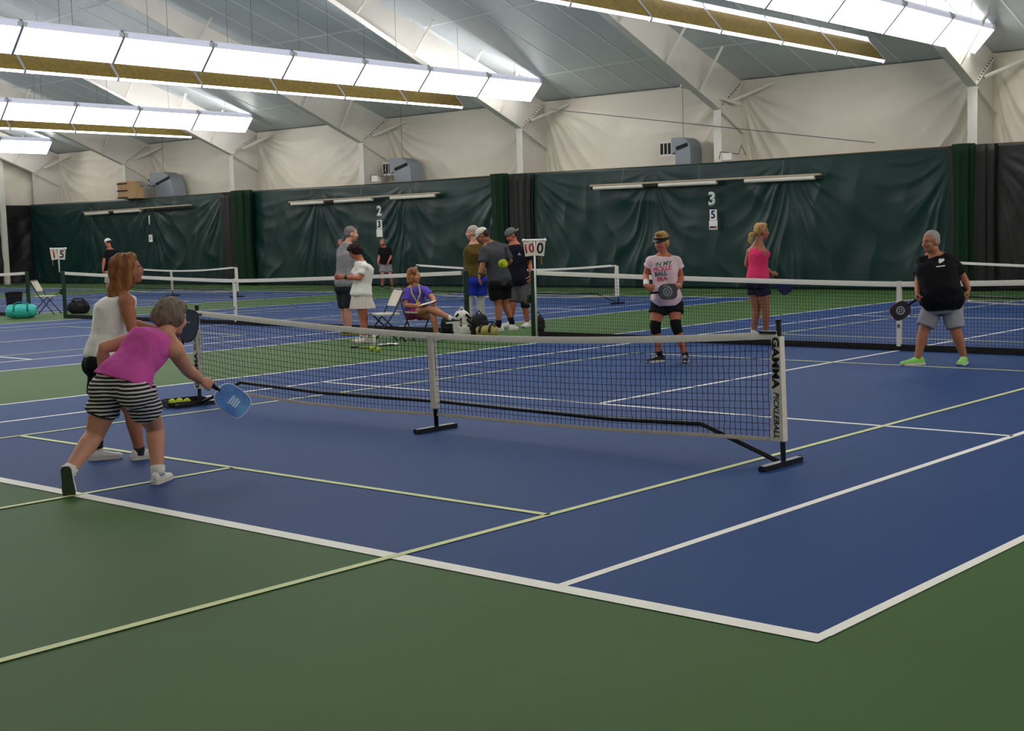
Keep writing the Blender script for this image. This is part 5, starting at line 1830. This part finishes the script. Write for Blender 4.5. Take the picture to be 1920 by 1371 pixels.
# ================================================================== on the far wall
def wall_text(u, v, txt, h, m, label, name='wall_number', card=None, bold=.02):
    c = on('y', YC - .22, u, v)
    t = thing(name, label, 'sign', c, 'signs on the backdrop')
    if card:
        MB().box(c + Vector((0, .012, 0)), (card[0], .01, card[1])).build('card', M_white, t)
    if txt:
        place_text('digit', txt, h / .7, c, (1, 0, 0), (0, 0, 1), m, t, bold=bold, thick=.01)
    return t
M_numw = mat('number_white', (206, 208, 204), .6, .2)
M_numb = mat('number_blue', (36, 40, 96), .6, .2)
wall_text(1335, 374, '3', .36, M_numw, 'big white digit 3 on the curtain under the largest strip light')
wall_text(1337, 403, '5', .22, M_numb, 'white card with a dark blue 5 below the number 3', 'number_card', (.24, .30), .006)
t = wall_text(1337, 422, None, .1, M_numb, 'small white notice card below the blue 5', 'notice_card', (.28, .26))
c = on('y', YC - .24, 1337, 426)
MB().box(c, (.22, .006, .05)).build('print', M_print, t)
MB().box(c + Vector((.06, -.001, .0)), (.07, .006, .05)).build('print', M_red, t)
wall_text(711, 396.5, '2', .33, M_numw, 'big white digit 2 on the curtain behind the seated woman')
wall_text(711, 421, '3', .22, M_print, 'white card with a black 3 below the number 2', 'number_card', (.26, .31), .008)
wall_text(711, 437, None, .1, M_numb, 'small white notice card below the black 3', 'notice_card', (.30, .27))
wall_text(280, 413.5, '1', .35, M_numw, 'thin white digit 1 on the farthest green curtain')
wall_text(282, 447, '1', .14, M_wire, 'small white card far below the number 1', 'number_card', (.26, .30), .004)

# unlit strip lights hung in front of the curtain
M_strip = mat('strip_channel', (176, 160, 138), .6, .3)
M_tubeu = mat('unlit_tube', (216, 210, 198), .4, .4)
def strip_light(p0, p1, segs, label):
    a, b = on('y', YC - .25, *p0), on('y', YC - .25, *p1)
    t = thing('wall_strip_light', label, 'strip light', (a + b) / 2, 'unlit strip lights on the curtain')
    MB().bar(a + Z * .06, b + Z * .06, .12, .05).build('channel', M_strip, t)
    for q0, q1, lit in segs:
        m = M_tubeu if lit else M_dark
        x0, x1 = a.lerp(b, q0), a.lerp(b, q1)
        MB().tube([x0 + Z * -.02, x1 + Z * -.02], .065 if lit else .045, 10).build('tube_cover' if lit else 'open_socket', m, t, smooth=lit, angle=40 if lit else None)
    for q in (.15, .5, .85):
        c = a.lerp(b, q)
        MB().tube([c + Z * .08, c + Z * .5 + Vector((0, .1, 0))], .008, 5).build('hanger', M_wire, t)
    return t
S3 = [(.0, .01, 0), (.015, .25, 1), (.255, .32, 0), (.325, .58, 1), (.70, .98, 1), (.985, 1, 0)]
strip_light((1108, 352), (1538, 331), S3, 'largest unlit strip light, right of the picture centre over two players')
strip_light((543, 382), (823, 365), S3, 'unlit strip light left of centre above the seated woman')
strip_light((158, 401), (357, 387), [(.0, .01, 0), (.015, .25, 1), (.255, .30, 0), (.305, .55, 1), (.62, .98, 0)], 'smallest unlit strip light at far left with empty sockets')

# heater outlets above the curtain
M_duct = mat('duct_grey', (132, 140, 148), .45, .45, .08, 4)
M_duct2 = mat('duct_shadow', (34, 30, 24), .7, .2)
def heater(gl, gr, rr, bot, label, body=M_duct):
    y = 28.75
    a, b = on('y', y, *gl), on('y', y, *gr)
    c, d = on('y', y, *rr), on('y', y, *bot)
    t = thing('duct_heater', label, 'heater', Vector(((a.x + c.x) / 2, y, d.z)), 'duct heaters over the curtain')
    w, h = b.x - a.x, a.z - b.z
    xm, zm = (a.x + b.x) / 2, (a.z + b.z) / 2
    # grille frame with four dark slots
    MB().box((xm, y, a.z - .03), (w, .04, .06)).build('frame_rail', M_steel, t)
    MB().box((xm, y, b.z + .03), (w, .04, .06)).build('frame_rail', M_steel, t)
    for i in range(5):
        MB().box((a.x + .03 + (w - .06) * i / 4, y, zm), (.03, .03, h - .1)).build('slat', M_steel, t)
    MB().box((xm, y + .035, zm), (w - .02, .09, h - .06)).build('slot_back', M_duct2, t)
    # duct turning down
    x1 = c.x
    wd = .62
    r = (x1 - b.x)
    prof = [(b.x - w * .35, a.z + .02), (b.x - w * .35, a.z - .02)]
    up = []
    for i in range(9):
        th = math.pi / 2 * i / 8
        up.append((x1 - r * .55 + r * .55 * math.sin(th), a.z - r * .45 + r * .55 * math.cos(th) - .0))
    poly = [(b.x - .02, zm - h * .42), (b.x - .02, a.z + r * .1)] + up + [(x1, d.z), (x1 - r * .82, d.z), (x1 - r * .82, zm - h * .3)]
    MB().prism([(p_[0], y - .22, p_[1]) for p_ in poly], (0, 1, 0), .6).build('duct', body, t)
    MB().box((x1 - r * .45, y - .235, zm + .02), (r * .62, .03, .1), Matrix.Rotation(-.25, 3, 'Y')).build('deflector', M_duct2, t)
    MB().tube([(x1 - r * .6, y, a.z - .02), (x1 - r * .6, y, roof(y) - .01)], .008, 5).build('stay', M_wire, t)
    return t
heater((1236, 266), (1268, 292), (1302, 268), (1285, 312), 'grey duct heater with a slotted grille left of the second frame')
heater((717, 305), (740, 328), (778, 306), (762, 343), 'grey duct heater with a slotted grille right of the fourth frame')
heater((277, 333), (291, 352), (333, 334), (318, 370), 'grey duct heater beside the cardboard box')
a, b = on('y', 27.7, 222, 342), on('y', 27.7, 256, 371)
t = thing('cardboard_box', 'brown cardboard box hung on the liner above the far curtain', 'box', Vector(((a.x + b.x) / 2, 27.7, b.z)))
M_cardb = mat('cardboard', (186, 150, 112), .85, .1, .08, 6)
MB().box(((a.x + b.x) / 2, 27.85, (a.z + b.z) / 2), (b.x - a.x, .4, a.z - b.z)).build('carton', M_cardb, t)
for q in (0, 1, 2):
    zz = b.z + (a.z - b.z) * (.05 + .42 * q)
    MB().bar((a.x - .02, 27.63, zz), (a.x + (b.x - a.x) * .55, 27.63, zz), .03, .05).build('slat', M_dark, t)
MB().bar((b.x, 27.9, a.z - .12), (b.x + .75, 27.9, a.z - .12), .05, .12).build('bracket', M_duct, t)
# junction boxes at the column feet
for u, v, lb in ((1365, 294, 'white junction box with loose cable by the second column'), (705, 335, 'white junction box with loose cable by the fourth column')):
    c = on('y', 28.0, u, v)
    t = thing('junction_box', lb, 'junction box', c)
    MB().box(c, (.30, .16, .2)).build('casing', M_steel, t)
    MB().tube([c + Vector((-.3, 0, -.05)), c + Vector((-.25, 0, .15)), c + Vector((0, 0, .12)), c + Vector((.35, 0, .05)), c + Vector((.45, 0, .3)), c + Vector((.6, 0, .0))], .014, 6).build('cable', M_wire, t, smooth=True)
